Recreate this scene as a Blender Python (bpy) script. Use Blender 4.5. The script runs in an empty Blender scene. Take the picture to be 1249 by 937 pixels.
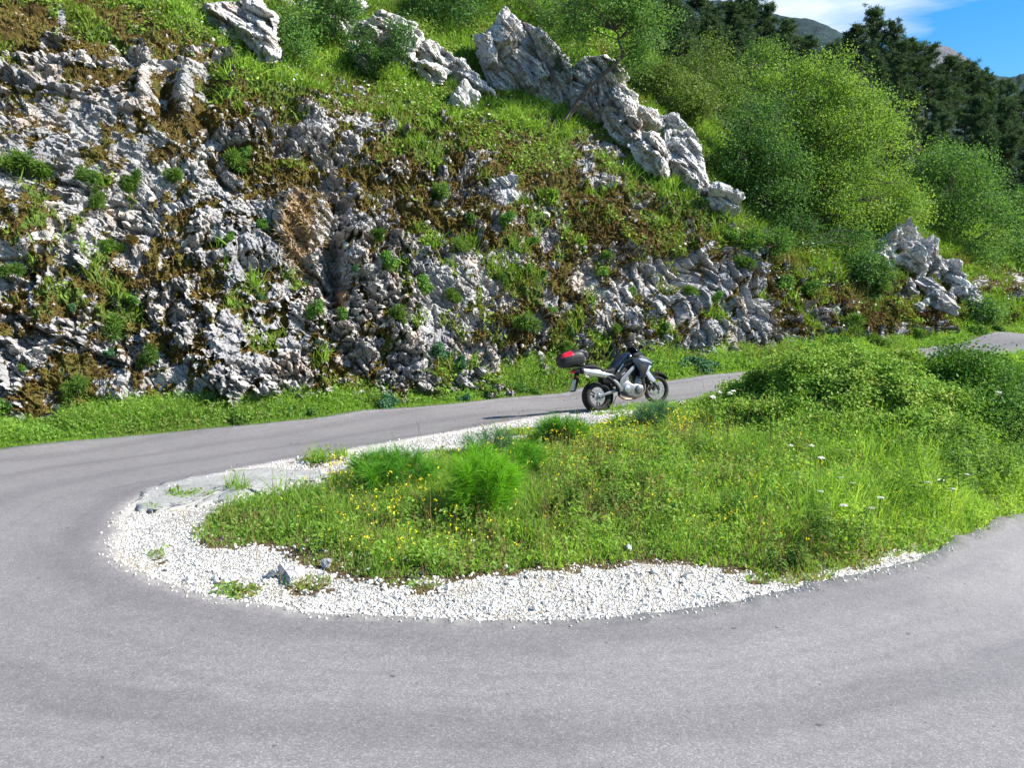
import bpy, bmesh, math, random
import numpy as np
from mathutils import Vector, Matrix

SC = bpy.context.scene
COL = SC.collection
PI = math.pi
F, CX, CY, CAMZ = 1039.0, 624.5, 468.5, 2.8
PITCH = math.atan(88 / F)
CP, SP = math.cos(PITCH), math.sin(PITCH)


def at(u, v, Y):
    """world point seen at photo pixel (u, v) at ground depth Y"""
    x = (u - CX) / F
    y = -(v - CY) / F
    t = Y / (CP + y * SP)
    return np.array([x * t, Y, CAMZ + (-SP + y * CP) * t])


def proj(P):
    P = np.asarray(P, float)
    dz = P[..., 2] - CAMZ
    d = P[..., 1] * CP - dz * SP
    d = np.where(d < 0.2, 0.2, d)
    up = P[..., 1] * SP + dz * CP
    return CX + F * P[..., 0] / d, CY - F * up / d


# ---------------------------------------------------------------- noise
def hsh(ix, iy, seed):
    n = (ix.astype(np.int64) * 374761393 + iy.astype(np.int64) * 668265263 + seed * 144269504) & 0xffffffff
    n = ((n ^ (n >> 13)) * 1274126177) & 0xffffffff
    n = ((n ^ (n >> 15)) * 1103515245) & 0xffffffff
    return ((n ^ (n >> 16)) & 0xffffff) / float(0xffffff)


def vnoise(x, y, seed=0):
    ix, iy = np.floor(x), np.floor(y)
    fx, fy = x - ix, y - iy
    fx = fx * fx * fx * (fx * (fx * 6 - 15) + 10)
    fy = fy * fy * fy * (fy * (fy * 6 - 15) + 10)
    a, b = hsh(ix, iy, seed), hsh(ix + 1, iy, seed)
    c, d = hsh(ix, iy + 1, seed), hsh(ix + 1, iy + 1, seed)
    return (a + (b - a) * fx) * (1 - fy) + (c + (d - c) * fx) * fy


def fbm(x, y, seed=0, octv=4, gain=.5):
    x = np.asarray(x, float); y = np.asarray(y, float)
    s, a, t = 0, 1, 0
    for k in range(octv):
        s = s + a * vnoise(x * 2 ** k + 17.3 * k, y * 2 ** k - 9.1 * k, seed + k)
        t += a
        a *= gain
    return s / t


def cells(x, y, seed, tilt=1.0):
    """fractured blocks: every cell is a randomly raised and tilted facet; also returns the distance to the crack"""
    ix, iy = np.floor(x), np.floor(y)
    f1 = np.full(x.shape, 9.); f2 = np.full(x.shape, 9.)
    val = np.zeros(x.shape); cid = np.zeros(x.shape)
    for dx in (-1, 0, 1):
        for dy in (-1, 0, 1):
            jx, jy = ix + dx, iy + dy
            px = jx + .1 + .8 * hsh(jx, jy, seed); py = jy + .1 + .8 * hsh(jx, jy, seed + 7)
            d = .7 * np.maximum(np.abs(x - px), np.abs(y - py)) + .3 * np.hypot(x - px, y - py)
            h = hsh(jx, jy, seed + 13) * 2 - 1
            gx = hsh(jx, jy, seed + 19) * 2 - 1; gy = hsh(jx, jy, seed + 29) * 2 - 1
            v = h + tilt * (gx * (x - px) + gy * (y - py))
            near = d < f1
            f2 = np.where(near, f1, np.minimum(f2, d))
            val = np.where(near, v, val); cid = np.where(near, h, cid)
            f1 = np.where(near, d, f1)
    return val, f2 - f1, cid


def sstep(a, b, x):
    t = np.clip((x - a) / (b - a), 0, 1)
    return t * t * (3 - 2 * t)


def norm(v):
    return v / np.maximum(np.linalg.norm(v, axis=-1, keepdims=True), 1e-9)


def in_poly(u, v, poly):
    inside = np.zeros(np.shape(u), bool)
    n = len(poly)
    for i in range(n):
        x0, y0 = poly[i]; x1, y1 = poly[(i + 1) % n]
        if y0 == y1:
            continue
        c = ((y0 > v) != (y1 > v)) & (u < (x1 - x0) * (v - y0) / (y1 - y0) + x0)
        inside ^= c
    return inside


def cr(P, t):
    """Catmull-Rom through the points P (first axis) at parameters t"""
    P = np.asarray(P, float)
    n = len(P)
    i = np.clip(np.floor(t).astype(int), 0, n - 2)
    f = (t - i).reshape((-1,) + (1,) * (P.ndim - 1))
    p1, p2 = P[i], P[i + 1]
    p0 = np.where((i > 0).reshape(f.shape), P[np.maximum(i - 1, 0)], 2 * p1 - p2)
    p3 = np.where((i < n - 2).reshape(f.shape), P[np.minimum(i + 2, n - 1)], 2 * p2 - p1)
    return .5 * (2 * p1 + (p2 - p0) * f + (2 * p0 - 5 * p1 + 4 * p2 - p3) * f ** 2 + (3 * p1 - p0 - 3 * p2 + p3) * f ** 3)


# ---------------------------------------------------------------- meshes
def mesh_np(name, V, Fa, mat, attrs=None, smooth=False, parent=None, link=True):
    V = np.ascontiguousarray(V, np.float32); Fa = np.ascontiguousarray(Fa, np.int32)
    k = Fa.shape[1]
    me = bpy.data.meshes.new(name)
    me.vertices.add(len(V)); me.vertices.foreach_set('co', V.ravel())
    me.loops.add(Fa.size); me.loops.foreach_set('vertex_index', Fa.ravel())
    me.polygons.add(len(Fa)); me.polygons.foreach_set('loop_start', np.arange(0, Fa.size, k, dtype=np.int32))
    me.polygons.foreach_set('use_smooth', np.full(len(Fa), smooth))
    me.update(calc_edges=True)
    for a, x in (attrs or {}).items():
        me.attributes.new(a, 'FLOAT', 'POINT').data.foreach_set('value', np.ascontiguousarray(x, np.float32))
    for m in (mat if isinstance(mat, (list, tuple)) else [mat]):
        me.materials.append(m)
    o = bpy.data.objects.new(name, me)
    COL.objects.link(o)
    if parent is not None:
        o.parent = parent
    return o


def tag(o, label=None, cat=None, group=None, kind=None):
    if label: o['label'] = label
    if cat: o['category'] = cat
    if group: o['group'] = group
    if kind: o['kind'] = kind
    return o


def empty(name, loc=(0, 0, 0)):
    o = bpy.data.objects.new(name, None)
    o.empty_display_size = .2
    o.location = loc
    COL.objects.link(o)
    return o


def copy_tree(o, parent=None):
    c = o.copy(); COL.objects.link(c)
    if parent is not None: c.parent = parent
    for ch in list(o.children): copy_tree(ch, c)
    return c


def grid_faces(nr, nc):
    i = np.arange(nr * nc).reshape(nr, nc)
    return np.stack([i[:-1, :-1], i[:-1, 1:], i[1:, 1:], i[1:, :-1]], -1).reshape(-1, 4)


class Bag:
    """collects triangle soup with a tint per vertex"""
    def __init__(s): s.V, s.T, s.C, s.n = [], [], [], 0
    def add(s, V, T, C):
        s.V.append(V); s.T.append(T + s.n); s.C.append(np.broadcast_to(C, (len(V),)).astype(float)); s.n += len(V)
    def build(s, name, mat, parent=None, smooth=False):
        return mesh_np(name, np.concatenate(s.V), np.concatenate(s.T), mat, {'tint': np.concatenate(s.C)}, smooth, parent)


def blades(P, D, L, W, bend, rng):
    n = len(P)
    L = np.broadcast_to(L, (n,))[:, None]; W = np.broadcast_to(W, (n,))[:, None]
    side = norm(np.cross(D, rng.normal(size=(n, 3))))
    b = rng.normal(size=(n, 3)) * [1, 1, .15]
    b = norm(b) * L * bend * rng.uniform(.2, 1, (n, 1))
    mid = P + D * L * .55 + b * .33
    tip = P + D * L + b - np.array([0, 0, 1]) * L * bend * .25
    V = np.stack([P - side * W / 2, P + side * W / 2, mid - side * W * .4, mid + side * W * .4, tip], 1).reshape(-1, 3)
    o = np.arange(n)[:, None] * 5
    T = np.concatenate([o + [0, 1, 3], o + [0, 3, 2], o + [2, 3, 4]])
    return V, T


def leaves(P, N, S, rng, aspect=.6):
    n = len(P)
    S = np.broadcast_to(S, (n,))[:, None]
    U = norm(np.cross(N, rng.normal(size=(n, 3))))
    B = np.cross(N, U)
    V = np.stack([P - U * S * .5, P + B * S * aspect * .5 + N * S * .08, P + U * S * .5, P - B * S * aspect * .5 + N * S * .08], 1).reshape(-1, 3)
    o = np.arange(n)[:, None] * 4
    return V, np.concatenate([o + [0, 1, 2], o + [0, 2, 3]])


def tube(pts, rad, segs=7):
    pts = np.asarray(pts, float); k = len(pts)
    rad = np.broadcast_to(rad, (k,))
    t = norm(np.gradient(pts, axis=0))
    ref = np.array([.31, .87, .2]) if abs(t[0] @ np.array([.31, .87, .2])) < .85 else np.array([1., 0, 0])
    a = norm(np.cross(t, ref)); b = np.cross(t, a)
    ang = np.arange(segs) * 2 * PI / segs
    ring = pts[:, None] + rad[:, None, None] * (np.cos(ang)[None, :, None] * a[:, None] + np.sin(ang)[None, :, None] * b[:, None])
    V = np.concatenate([ring.reshape(-1, 3), pts[:1], pts[-1:]])
    i = np.arange(k * segs).reshape(k, segs); j = np.roll(i, -1, 1)
    T = np.concatenate([np.stack([i[:-1], j[:-1], j[1:]], -1).reshape(-1, 3), np.stack([i[:-1], j[1:], i[1:]], -1).reshape(-1, 3),
                        np.stack([np.full(segs, k * segs), j[0], i[0]], -1), np.stack([np.full(segs, k * segs + 1), i[-1], j[-1]], -1)])
    return V, T


# ---------------------------------------------------------------- materials
class NT:
    def __init__(s, name):
        s.m = bpy.data.materials.new(name); s.m.use_nodes = True
        s.t = s.m.node_tree; s.t.nodes.clear()
        s.out = s.n('ShaderNodeOutputMaterial')
    def n(s, typ, **kw):
        x = s.t.nodes.new(typ)
        for k, v in kw.items():
            if k in x.bl_rna.properties and k not in ('inputs',): setattr(x, k, v)
            else: s.set(x, k, v)
        return x
    def set(s, x, k, v):
        sock = x.inputs[k.replace('_', ' ') if isinstance(k, str) and k.replace('_', ' ') in x.inputs else k]
        if isinstance(v, bpy.types.NodeSocket): s.t.links.new(v, sock)
        else: sock.default_value = v
    def ramp(s, fac, stops, interp='LINEAR'):
        r = s.n('ShaderNodeValToRGB'); e = r.color_ramp.elements
        r.color_ramp.interpolation = interp
        while len(e) < len(stops): e.new(.5)
        for x, (p, c) in zip(e, stops):
            x.position = p; x.color = (*c, 1) if len(c) == 3 else c
        s.t.links.new(fac, r.inputs[0]); return r.outputs[0]
    def grey(s, fac, a, b, va=0., vb=1.):
        return s.ramp(fac, [(a, (va,) * 3), (b, (vb,) * 3)])
    def noise(s, vec, scale, detail=4, rough=.55, dist=0):
        x = s.n('ShaderNodeTexNoise', Scale=scale, Detail=detail, Roughness=rough, Distortion=dist)
        if vec is not None: s.t.links.new(vec, x.inputs['Vector'])
        return x.outputs[0]
    def voro(s, vec, scale, feature='F1', out='Distance', rnd=1):
        x = s.n('ShaderNodeTexVoronoi', Scale=scale, Randomness=rnd); x.feature = feature
        if vec is not None: s.t.links.new(vec, x.inputs['Vector'])
        return x.outputs[out]
    def mix(s, fac, a, b, mode='MIX'):
        x = s.n('ShaderNodeMix'); x.data_type = 'RGBA'; x.blend_type = mode
        for i, v in ((0, fac), (6, a), (7, b)):
            if isinstance(v, bpy.types.NodeSocket): s.t.links.new(v, x.inputs[i])
            else: x.inputs[i].default_value = v if i == 0 else (*v, 1)
        return x.outputs[2]
    def math(s, op, a, b=0., c=0.):
        x = s.n('ShaderNodeMath'); x.operation = op
        for i, v in enumerate((a, b, c)):
            if isinstance(v, bpy.types.NodeSocket): s.t.links.new(v, x.inputs[i])
            else: x.inputs[i].default_value = v
        return x.outputs[0]
    def attr(s, name):
        x = s.n('ShaderNodeAttribute'); x.attribute_name = name; return x.outputs['Fac']
    def pos(s): return s.n('ShaderNodeNewGeometry').outputs['Position']
    def obj(s): return s.n('ShaderNodeTexCoord').outputs['Object']
    def bump(s, h, strength=.5, dist=.02, normal=None):
        x = s.n('ShaderNodeBump', Strength=strength, Distance=dist, Height=h)
        if normal is not None: s.t.links.new(normal, x.inputs['Normal'])
        return x.outputs[0]
    def pbr(s, color, rough=.7, metal=0, normal=None, spec=.5, **kw):
        b = s.n('ShaderNodeBsdfPrincipled')
        s.set(b, 'Base Color', color if isinstance(color, bpy.types.NodeSocket) else (*color, 1))
        s.set(b, 'Roughness', rough); s.set(b, 'Metallic', metal); s.set(b, 'Specular IOR Level', spec)
        for k, v in kw.items(): s.set(b, k, v)
        if normal is not None: s.t.links.new(normal, b.inputs['Normal'])
        s.t.links.new(b.outputs[0], s.out.inputs[0]); return s.m


def simple(name, color, rough=.6, metal=0, spec=.5, var=.25, scale=9, **kw):
    t = NT(name)
    n = t.noise(t.obj(), scale, 5)
    c = t.mix(n, tuple(x * (1 - var) for x in color), tuple(min(1, x * (1 + var)) for x in color))
    r = t.math('MULTIPLY_ADD', n, .16, rough - .08)
    return t.pbr(c, r, metal, spec=spec, **kw)


def leafmat(name, stops, trans=.3, rough=.6, gloss=.012):
    """foliage: colour from the tint of each leaf, some light coming through"""
    t = NT(name)
    tint = t.attr('tint')
    big = t.noise(t.pos(), .9, 3)
    tt = t.math('ADD', tint, t.math('MULTIPLY_ADD', big, .5, -.25))
    c = t.ramp(tt, stops)
    d = t.n('ShaderNodeBsdfDiffuse', Color=c)
    c2 = t.mix(1, c, (1.0, 1.0, .6), 'MULTIPLY')
    tr = t.n('ShaderNodeBsdfTranslucent', Color=c2)
    m1 = t.n('ShaderNodeMixShader', Fac=trans); t.t.links.new(d.outputs[0], m1.inputs[1]); t.t.links.new(tr.outputs[0], m1.inputs[2])
    g = t.n('ShaderNodeBsdfGlossy', Roughness=rough, Color=(1, 1, 1, 1))
    m2 = t.n('ShaderNodeMixShader', Fac=gloss); t.t.links.new(m1.outputs[0], m2.inputs[1]); t.t.links.new(g.outputs[0], m2.inputs[2])
    t.t.links.new(m2.outputs[0], t.out.inputs[0])
    return t.m


M = {}
M['asphalt'] = None
def make_asphalt(name, base, light):
    t = NT(name); p = t.pos()
    fine = t.voro(p, 90, 'F1', 'Color')
    sp = t.n('ShaderNodeSeparateColor'); t.t.links.new(fine, sp.inputs[0])
    c = t.ramp(sp.outputs[0], [(0, tuple(x * .82 for x in base)), (.55, base), (.88, light), (.988, tuple(min(1, x * 1.22) for x in light))])
    big = t.noise(p, .35, 5, .6)
    c = t.mix(t.grey(big, .35, .68), c, t.mix(1, c, (.80, .80, .81), 'MULTIPLY'))
    lane = t.attr('lane')                                     # polished wheel tracks along the bend
    ln = t.math('ADD', lane, t.math('MULTIPLY_ADD', t.noise(p, .8, 4), .16, -.08))
    w = t.math('SINE', t.math('MULTIPLY', ln, 21.))
    c = t.mix(t.grey(w, .1, 1., 0, .6), c, t.mix(1, c, (.74, .73, .76), 'MULTIPLY'))
    w2 = t.math('SINE', t.math('MULTIPLY', t.math('ADD', lane, t.math('MULTIPLY_ADD', t.noise(p, .5, 3), .10, -.05)), 96.))
    c = t.mix(t.math('MULTIPLY', t.grey(w2, .2, 1., 0, .55), t.grey(t.noise(p, .6, 3), .4, .65)), c, t.mix(1, c, (.80, .79, .81), 'MULTIPLY'))
    med = t.noise(p, 9, 4, .7)
    c = t.mix(t.grey(med, .42, .72, 0, .55), c, t.mix(1, c, (.70, .69, .70), 'MULTIPLY'))
    oil = t.voro(p, 2.3, 'F1')
    spot = t.ramp(t.math('ADD', oil, t.math('MULTIPLY', t.noise(p, 11, 3), .22)), [(.145, (1,) * 3), (.165, (0,) * 3)])
    c = t.mix(t.math('MULTIPLY', spot, .7), c, (.045, .043, .045))
    tar = t.voro(p, 5.2, 'F1', 'Distance')
    c = t.mix(t.grey(tar, .05, .075, .6, 0), c, (.06, .057, .06))
    edge = t.attr('edge')
    e2 = t.math('ADD', edge, t.math('MULTIPLY_ADD', t.noise(p, 6, 5, .7), .8, -.4))
    c = t.mix(t.grey(e2, .7, 1.15, 0, .45), c, (.36, .345, .32))        # pale dust at the edges
    n = t.bump(t.math('MULTIPLY', fine, 1), .6, .006)
    n = t.bump(t.noise(p, 60, 4), .35, .008, n)
    return t.pbr(c, t.math('MULTIPLY_ADD', big, .2, .55), normal=n, spec=.45)
M['asphalt'] = make_asphalt('asphalt', (.200, .187, .184), (.248, .233, .230))


def make_rock(name, veg=True, pale=1.0):
    t = NT(name); p = t.pos()
    m0 = t.n('ShaderNodeMapping'); t.t.links.new(p, m0.inputs[0]); m0.inputs['Rotation'].default_value = (0, math.radians(-48), 0)
    mp = t.n('ShaderNodeMapping'); t.t.links.new(m0.outputs[0], mp.inputs[0]); mp.inputs['Scale'].default_value = (.6, 1, 1.9)
    q = mp.outputs[0]
    big = t.noise(p, .55, 6, .62)
    mid = t.noise(q, 2.6, 8, .72, .05)
    fine = t.noise(q, 13, 6, .7)
    base = t.ramp(mid, [(.33, (.15 * pale, .146 * pale, .148 * pale)), (.44, (.25 * pale, .243 * pale, .24 * pale)), (.55, (.375 * pale, .362 * pale, .342 * pale)), (.68, (.60 * pale, .575 * pale, .53 * pale))])
    base = t.mix(t.grey(big, .44, .60, 0, .72), base, (.20 * pale, .20 * pale, .215 * pale))
    warm = t.noise(p, .9, 4)
    base = t.mix(t.grey(warm, .54, .70, 0, .5), base, (.46, .33, .22))
    base = t.mix(t.grey(fine, .55, .74, 0, .75), base, (.13, .125, .125))          # lichen and weathering specks
    cr_ = t.voro(q, 4.2, 'DISTANCE_TO_EDGE')
    crk = t.math('ADD', cr_, t.math('MULTIPLY_ADD', fine, .05, -.025))
    base = t.mix(t.grey(crk, .0, .035, .75, 0), base, (.07, .06, .05))
    if veg:
        vg = t.attr('veg'); n1 = t.noise(p, 3.2, 7, .72)
        m = t.math('ADD', vg, t.math('MULTIPLY_ADD', n1, 1.15, -.575))
        hue = t.noise(p, 1.1, 5, .65)
        moss = t.ramp(hue, [(.30, (.030, .019, .006)), (.43, (.075, .050, .010)), (.54, (.11, .085, .015)), (.66, (.085, .105, .018))])
        moss = t.mix(t.grey(t.noise(p, 22, 4, .7), .35, .7, 0, .65), moss, (.03, .02, .008))
        gr = t.attr('green')
        g2 = t.math('ADD', gr, t.math('MULTIPLY_ADD', n1, .8, -.4))
        moss = t.mix(t.grey(g2, .4, .62), moss, (.075, .115, .02))
        base = t.mix(t.grey(m, .46, .56), base, moss)
        earth = t.attr('earth')
        base = t.mix(t.grey(earth, .35, .7, 0, .85), base, t.mix(fine, (.22, .13, .07), (.42, .29, .18)))
    h = t.math('ADD', t.math('MULTIPLY', mid, .7), t.math('MULTIPLY', fine, .35))
    n = t.bump(h, .5, .08)
    n = t.bump(t.grey(crk, 0, .06), .5, .05, n)
    return t.pbr(base, .88, normal=n, spec=.25)
M['rock'] = make_rock('limestone_cliff', True, 1.06)
M['outcrop'] = make_rock('limestone_outcrop', False, 1.6)


def make_ground():
    t = NT('island_ground'); p = t.pos()
    st = t.voro(p, 26, 'F1', 'Color'); se = t.n('ShaderNodeSeparateColor'); t.t.links.new(st, se.inputs[0])
    grv = t.ramp(se.outputs[0], [(0, (.28, .26, .23)), (.35, (.45, .43, .39)), (1, (.62, .60, .56))])
    ed = t.voro(p, 26, 'DISTANCE_TO_EDGE')
    dirt = t.noise(p, 1.6, 6, .65)
    grv = t.mix(t.grey(dirt, .52, .72, 0, .7), grv, (.40, .33, .24))
    soil = t.ramp(t.noise(p, 5, 6, .7), [(.3, (.05, .035, .018)), (.5, (.12, .085, .045)), (.7, (.10, .10, .03))])
    g = t.attr('gravel'); gg = t.math('ADD', g, t.math('MULTIPLY_ADD', t.noise(p, 4, 5, .7), .6, -.3))
    c = t.mix(t.grey(gg, .42, .58), soil, grv)
    n = t.bump(t.grey(ed, 0, .22), .8, .03)
    n = t.bump(dirt, .5, .06, n)
    return t.pbr(c, .92, normal=n, spec=.2)
M['ground'] = make_ground()


def make_stone():
    t = NT('white_gravel')
    c = t.ramp(t.attr('tint'), [(0, (.26, .235, .20)), (.25, (.43, .41, .365)), (.6, (.56, .54, .50)), (1, (.68, .665, .63))])
    c = t.mix(t.grey(t.noise(t.pos(), 30, 4), .5, .8, 0, .4), c, (.5, .47, .4))
    return t.pbr(c, .9, spec=.2)
M['stone'] = make_stone()

M['terrain'] = simple('dark_undergrowth', (.035, .05, .018), .95, scale=.4, var=.5, spec=.1)
M['bark'] = simple('grey_bark', (.10, .08, .065), .9, scale=12, var=.4, spec=.2)
M['bark_pine'] = simple('pine_bark', (.10, .065, .045), .92, scale=6, var=.4, spec=.2)
M['twig'] = simple('dark_twigs', (.06, .05, .03), .9, scale=6, var=.4, spec=.1)
G = leafmat
M['grass'] = G('meadow_grass', [(0, (0.342, 0.274, 0.103)), (.13, (0.251, 0.285, 0.068)), (.32, (0.171, 0.319, 0.051)), (.64, (0.239, 0.416, 0.051)), (1, (0.388, 0.547, 0.091))], .58)
M['hillgrass'] = G('hillside_grass', [(0, (0.190, 0.123, 0.039)), (.16, (0.190, 0.185, 0.034)), (.38, (0.157, 0.263, 0.031)), (.70, (0.202, 0.358, 0.034)), (1, (0.314, 0.470, 0.067))], .38)
M['moss'] = G('brown_moss', [(0, (.045, .025, .006)), (.35, (.12, .068, .010)), (.62, (.18, .125, .014)), (.8, (.14, .16, .02)), (1, (.12, .20, .025))], .15)
M['fennel'] = G('fennel_green', [(0, (.03, .11, .018)), (.45, (.075, .25, .02)), (1, (.20, .46, .02))], .5)
M['bramble'] = G('bramble_green', [(0, (0.061, 0.116, 0.017)), (.4, (0.128, 0.250, 0.029)), (.75, (0.207, 0.366, 0.041)), (1, (0.329, 0.403, 0.085))], .35)
M['bush'] = G('bush_green', [(0, (0.045, 0.112, 0.020)), (.45, (0.095, 0.218, 0.031)), (.8, (0.157, 0.302, 0.040)), (1, (0.224, 0.370, 0.056))], .42)
M['bluebush'] = G('blue_green_bush', [(0, (.03, .09, .04)), (.5, (.065, .17, .075)), (1, (.12, .25, .11))], .4)
M['cushion'] = G('cushion_green', [(0, (.05, .095, .02)), (.5, (.11, .21, .03)), (1, (.18, .29, .05))], .42)
M['dry'] = G('dry_grass', [(0, (.20, .13, .055)), (.5, (.34, .25, .11)), (1, (.44, .35, .18))], .3)
M['lime'] = G('lime_tree_leaves', [(0, (0.040, 0.098, 0.021)), (.35, (0.098, 0.201, 0.034)), (.7, (0.172, 0.305, 0.048)), (1, (0.265, 0.385, 0.069))], .48)
M['tree'] = G('tree_leaves', [(0, (0.037, 0.091, 0.024)), (.4, (0.079, 0.183, 0.041)), (.75, (0.134, 0.262, 0.051)), (1, (0.207, 0.336, 0.071))], .42)
M['pale'] = G('pale_bush_leaves', [(0, (0.069, 0.103, 0.029)), (.4, (0.115, 0.184, 0.034)), (.75, (0.172, 0.253, 0.046)), (1, (0.241, 0.299, 0.092))], .35)
M['pine'] = G('pine_needles', [(0, (.028, .056, .030)), (.4, (.054, .10, .045)), (.8, (.085, .145, .055)), (1, (.12, .17, .055))], .25)
M['yellow'] = G('yellow_petals', [(0, (.75, .55, .01)), (1, (.85, .72, .03))], .2)
M['white'] = G('white_petals', [(0, (.7, .7, .64)), (1, (.82, .82, .78))], .2)
M['purple'] = G('purple_petals', [(0, (.12, .03, .30)), (1, (.28, .07, .45))], .2)
R = np.random.default_rng(11)
# ================================================================ ground surface
def atz(u, v, z):
    x = (u - CX) / F; y = -(v - CY) / F
    t = (z - CAMZ) / (-SP + y * CP)
    return np.array([x * t, t * (CP + y * SP), z])

sec = [  # (inner edge, outer edge) of the carriageway, from the upper leg round the bend to the lower leg
    ((45, 37, 4.0), (42, 42, 4.0)),
    ((30.2, 31.6, 2.7), (29, 35, 2.75)),
    ((19.8, 27.6, 1.95), tuple(at(1249, 407, 31))),
    ((14.4, 24.6, 1.5), tuple(at(1115, 426, 28))),
    ((8.3, 21.1, 1.05), tuple(at(920, 452, 24.5))),
    (tuple(at(720, 500, 18.9)), tuple(at(690, 478, 22.5))),
    (tuple(at(620, 515, 17.7)), tuple(at(500, 497, 20.4))),
    (tuple(at(430, 548, 14.7)), tuple(at(280, 520, 18.2))),
    (tuple(at(270, 578, 12.9)), tuple(at(0, 548, 16.1))),
    (tuple(atz(178, 604, .28)), (-11.8, 12.5, .2)),
    (tuple(atz(150, 640, .2)), (-12.2, 8.5, .12)),
    (tuple(atz(147, 668, .14)), (-11, 5.2, .06)),
    (tuple(atz(175, 698, .09)), (-8, 2.8, .02)),
    (tuple(atz(250, 725, .05)), (-4.8, 1.8, 0)),
    (tuple(atz(400, 748, 0)), (-2, 1.5, 0)),
    (tuple(atz(600, 755, 0)), (.5, 1.4, -.01)),
    (tuple(atz(800, 747, -.03)), (3.5, 1.9, -.05)),
    (tuple(atz(950, 722, -.08)), (6.2, 3.2, -.1)),
    (tuple(atz(1040, 703, -.12)), (8.2, 5, -.18)),
    (tuple(atz(1120, 680, -.18)), (10, 7.2, -.28)),
    (tuple(atz(1200, 645, -.25)), (12, 9.8, -.4)),
    (tuple(atz(1249, 627, -.32)), (13.4, 11.0, -.5)),
    ((12.5, 16.2, -.75), (17.5, 13, -.85)),
    ((20, 20, -1.35), (24, 15.6, -1.45)),
    ((32, 24, -2.2), (34, 19, -2.2)),
]
INN = np.array([s[0] for s in sec]); OUT = np.array([s[1] for s in sec])
base_uvY = [(-300, 560, 16), (0, 525, 17.2), (200, 507, 18.8), (430, 490, 20.3), (690, 464, 23), (850, 440, 25), (950, 425, 26.5),
            (1080, 415, 28.7), (1190, 398, 31), (1300, 385, 34), (1450, 360, 38)]
BASE = np.array([at(*b) for b in base_uvY])
extra = np.array([(-1, 10.9, .30), (1, 12.5, .42), (3.2, 13.2, .50), (5.2, 14.6, .80), (7.2, 15.3, .95), (4.5, 11.2, .22),
                  (8, 17.5, 1.1), (11.5, 18.6, 1.1), (13, 21.5, 1.35), (0, -4, .1), (-10, -2, .2), (-18, 8, .5), (12, 0, -.6), (25, 8, -1.6), (20, -6, -1.2), (-18, 18, .6), (-10, -12, .3), (10, -12, -.6)])
_h = np.arange(0, len(sec) - .9, .5)
TP = np.concatenate([cr(INN, _h), cr(OUT, _h), BASE, extra])
def _tps_fit(P, lam=.02):
    n = len(P)
    d = np.linalg.norm(P[:, None, :2] - P[None, :, :2], axis=-1)
    K = np.where(d > 0, d * d * np.log(d + 1e-9), 0) + lam * np.eye(n)
    Q = np.concatenate([np.ones((n, 1)), P[:, :2]], 1)
    A = np.block([[K, Q], [Q.T, np.zeros((3, 3))]])
    return np.linalg.solve(A, np.concatenate([P[:, 2], np.zeros(3)]))
_W = _tps_fit(TP)
def gz(x, y):
    x = np.asarray(x, float); y = np.asarray(y, float)
    sh = x.shape; q = np.stack([x.ravel(), y.ravel()], 1)
    out = np.empty(len(q))
    for k in range(0, len(q), 20000):
        c = q[k:k + 20000]
        d = np.linalg.norm(c[:, None] - TP[None, :, :2], axis=-1)
        out[k:k + 20000] = (d * d * np.log(d + 1e-9)) @ _W[:-3] + _W[-3] + c @ _W[-2:]
    return np.clip(out.reshape(sh), -6, 9)

# ---------------------------------------------------------------- road
NS, NA = 900, 26
ts = np.linspace(0, len(sec) - 1, NS)
inn, outr = cr(INN, ts), cr(OUT, ts)
arc = np.concatenate([[0], np.cumsum(np.linalg.norm(np.diff(inn[:, :2], axis=0), axis=1))])
wob = (fbm(arc * 1.1, arc * 0, 5, 5, .65) - .5) * .24
wob2 = (fbm(arc * 1.1, arc * 0 + 9, 6, 5, .65) - .5) * .16
dirw = norm(outr - inn)
inn_w = inn + dirw * wob[:, None]; out_w = outr - dirw * wob2[:, None]
across = np.linspace(0, 1, NA)
RX = inn_w[:, None] * (1 - across)[None, :, None] + out_w[:, None] * across[None, :, None]
RX[..., 2] = gz(RX[..., 0], RX[..., 1])
sk0 = RX[:, :1].copy(); sk0[..., 2] -= .16; sk0[..., :2] -= dirw[:, None, :2] * .03
sk1 = RX[:, -1:].copy(); sk1[..., 2] -= .2; sk1[..., :2] += dirw[:, None, :2] * .03
RV = np.concatenate([sk0, RX, sk1], 1)
lane = np.concatenate([[0], across, [1]])[None].repeat(NS, 0)
lanem = np.minimum(lane, 1 - lane)
wid = np.linalg.norm(outr - inn, axis=1)[:, None]
edge = 1 - sstep(0, .55, lanem * wid)
road = mesh_np('road', RV.reshape(-1, 3), grid_faces(NS, NA + 2)[:, ::-1], M['asphalt'], {'lane': lane.ravel() * wid.clip(3, 6).repeat(NA + 2, 1).ravel() / 5, 'edge': edge.ravel()}, True)
tag(road, kind='structure')
ROADP = np.concatenate([inn[:, :2] * .95 + outr[:, :2] * .05, (inn[:, :2] * .05 + outr[:, :2] * .95)[::-1]])
ROADE = np.concatenate([inn_w[:, :2], out_w[::-1, :2]])

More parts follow.
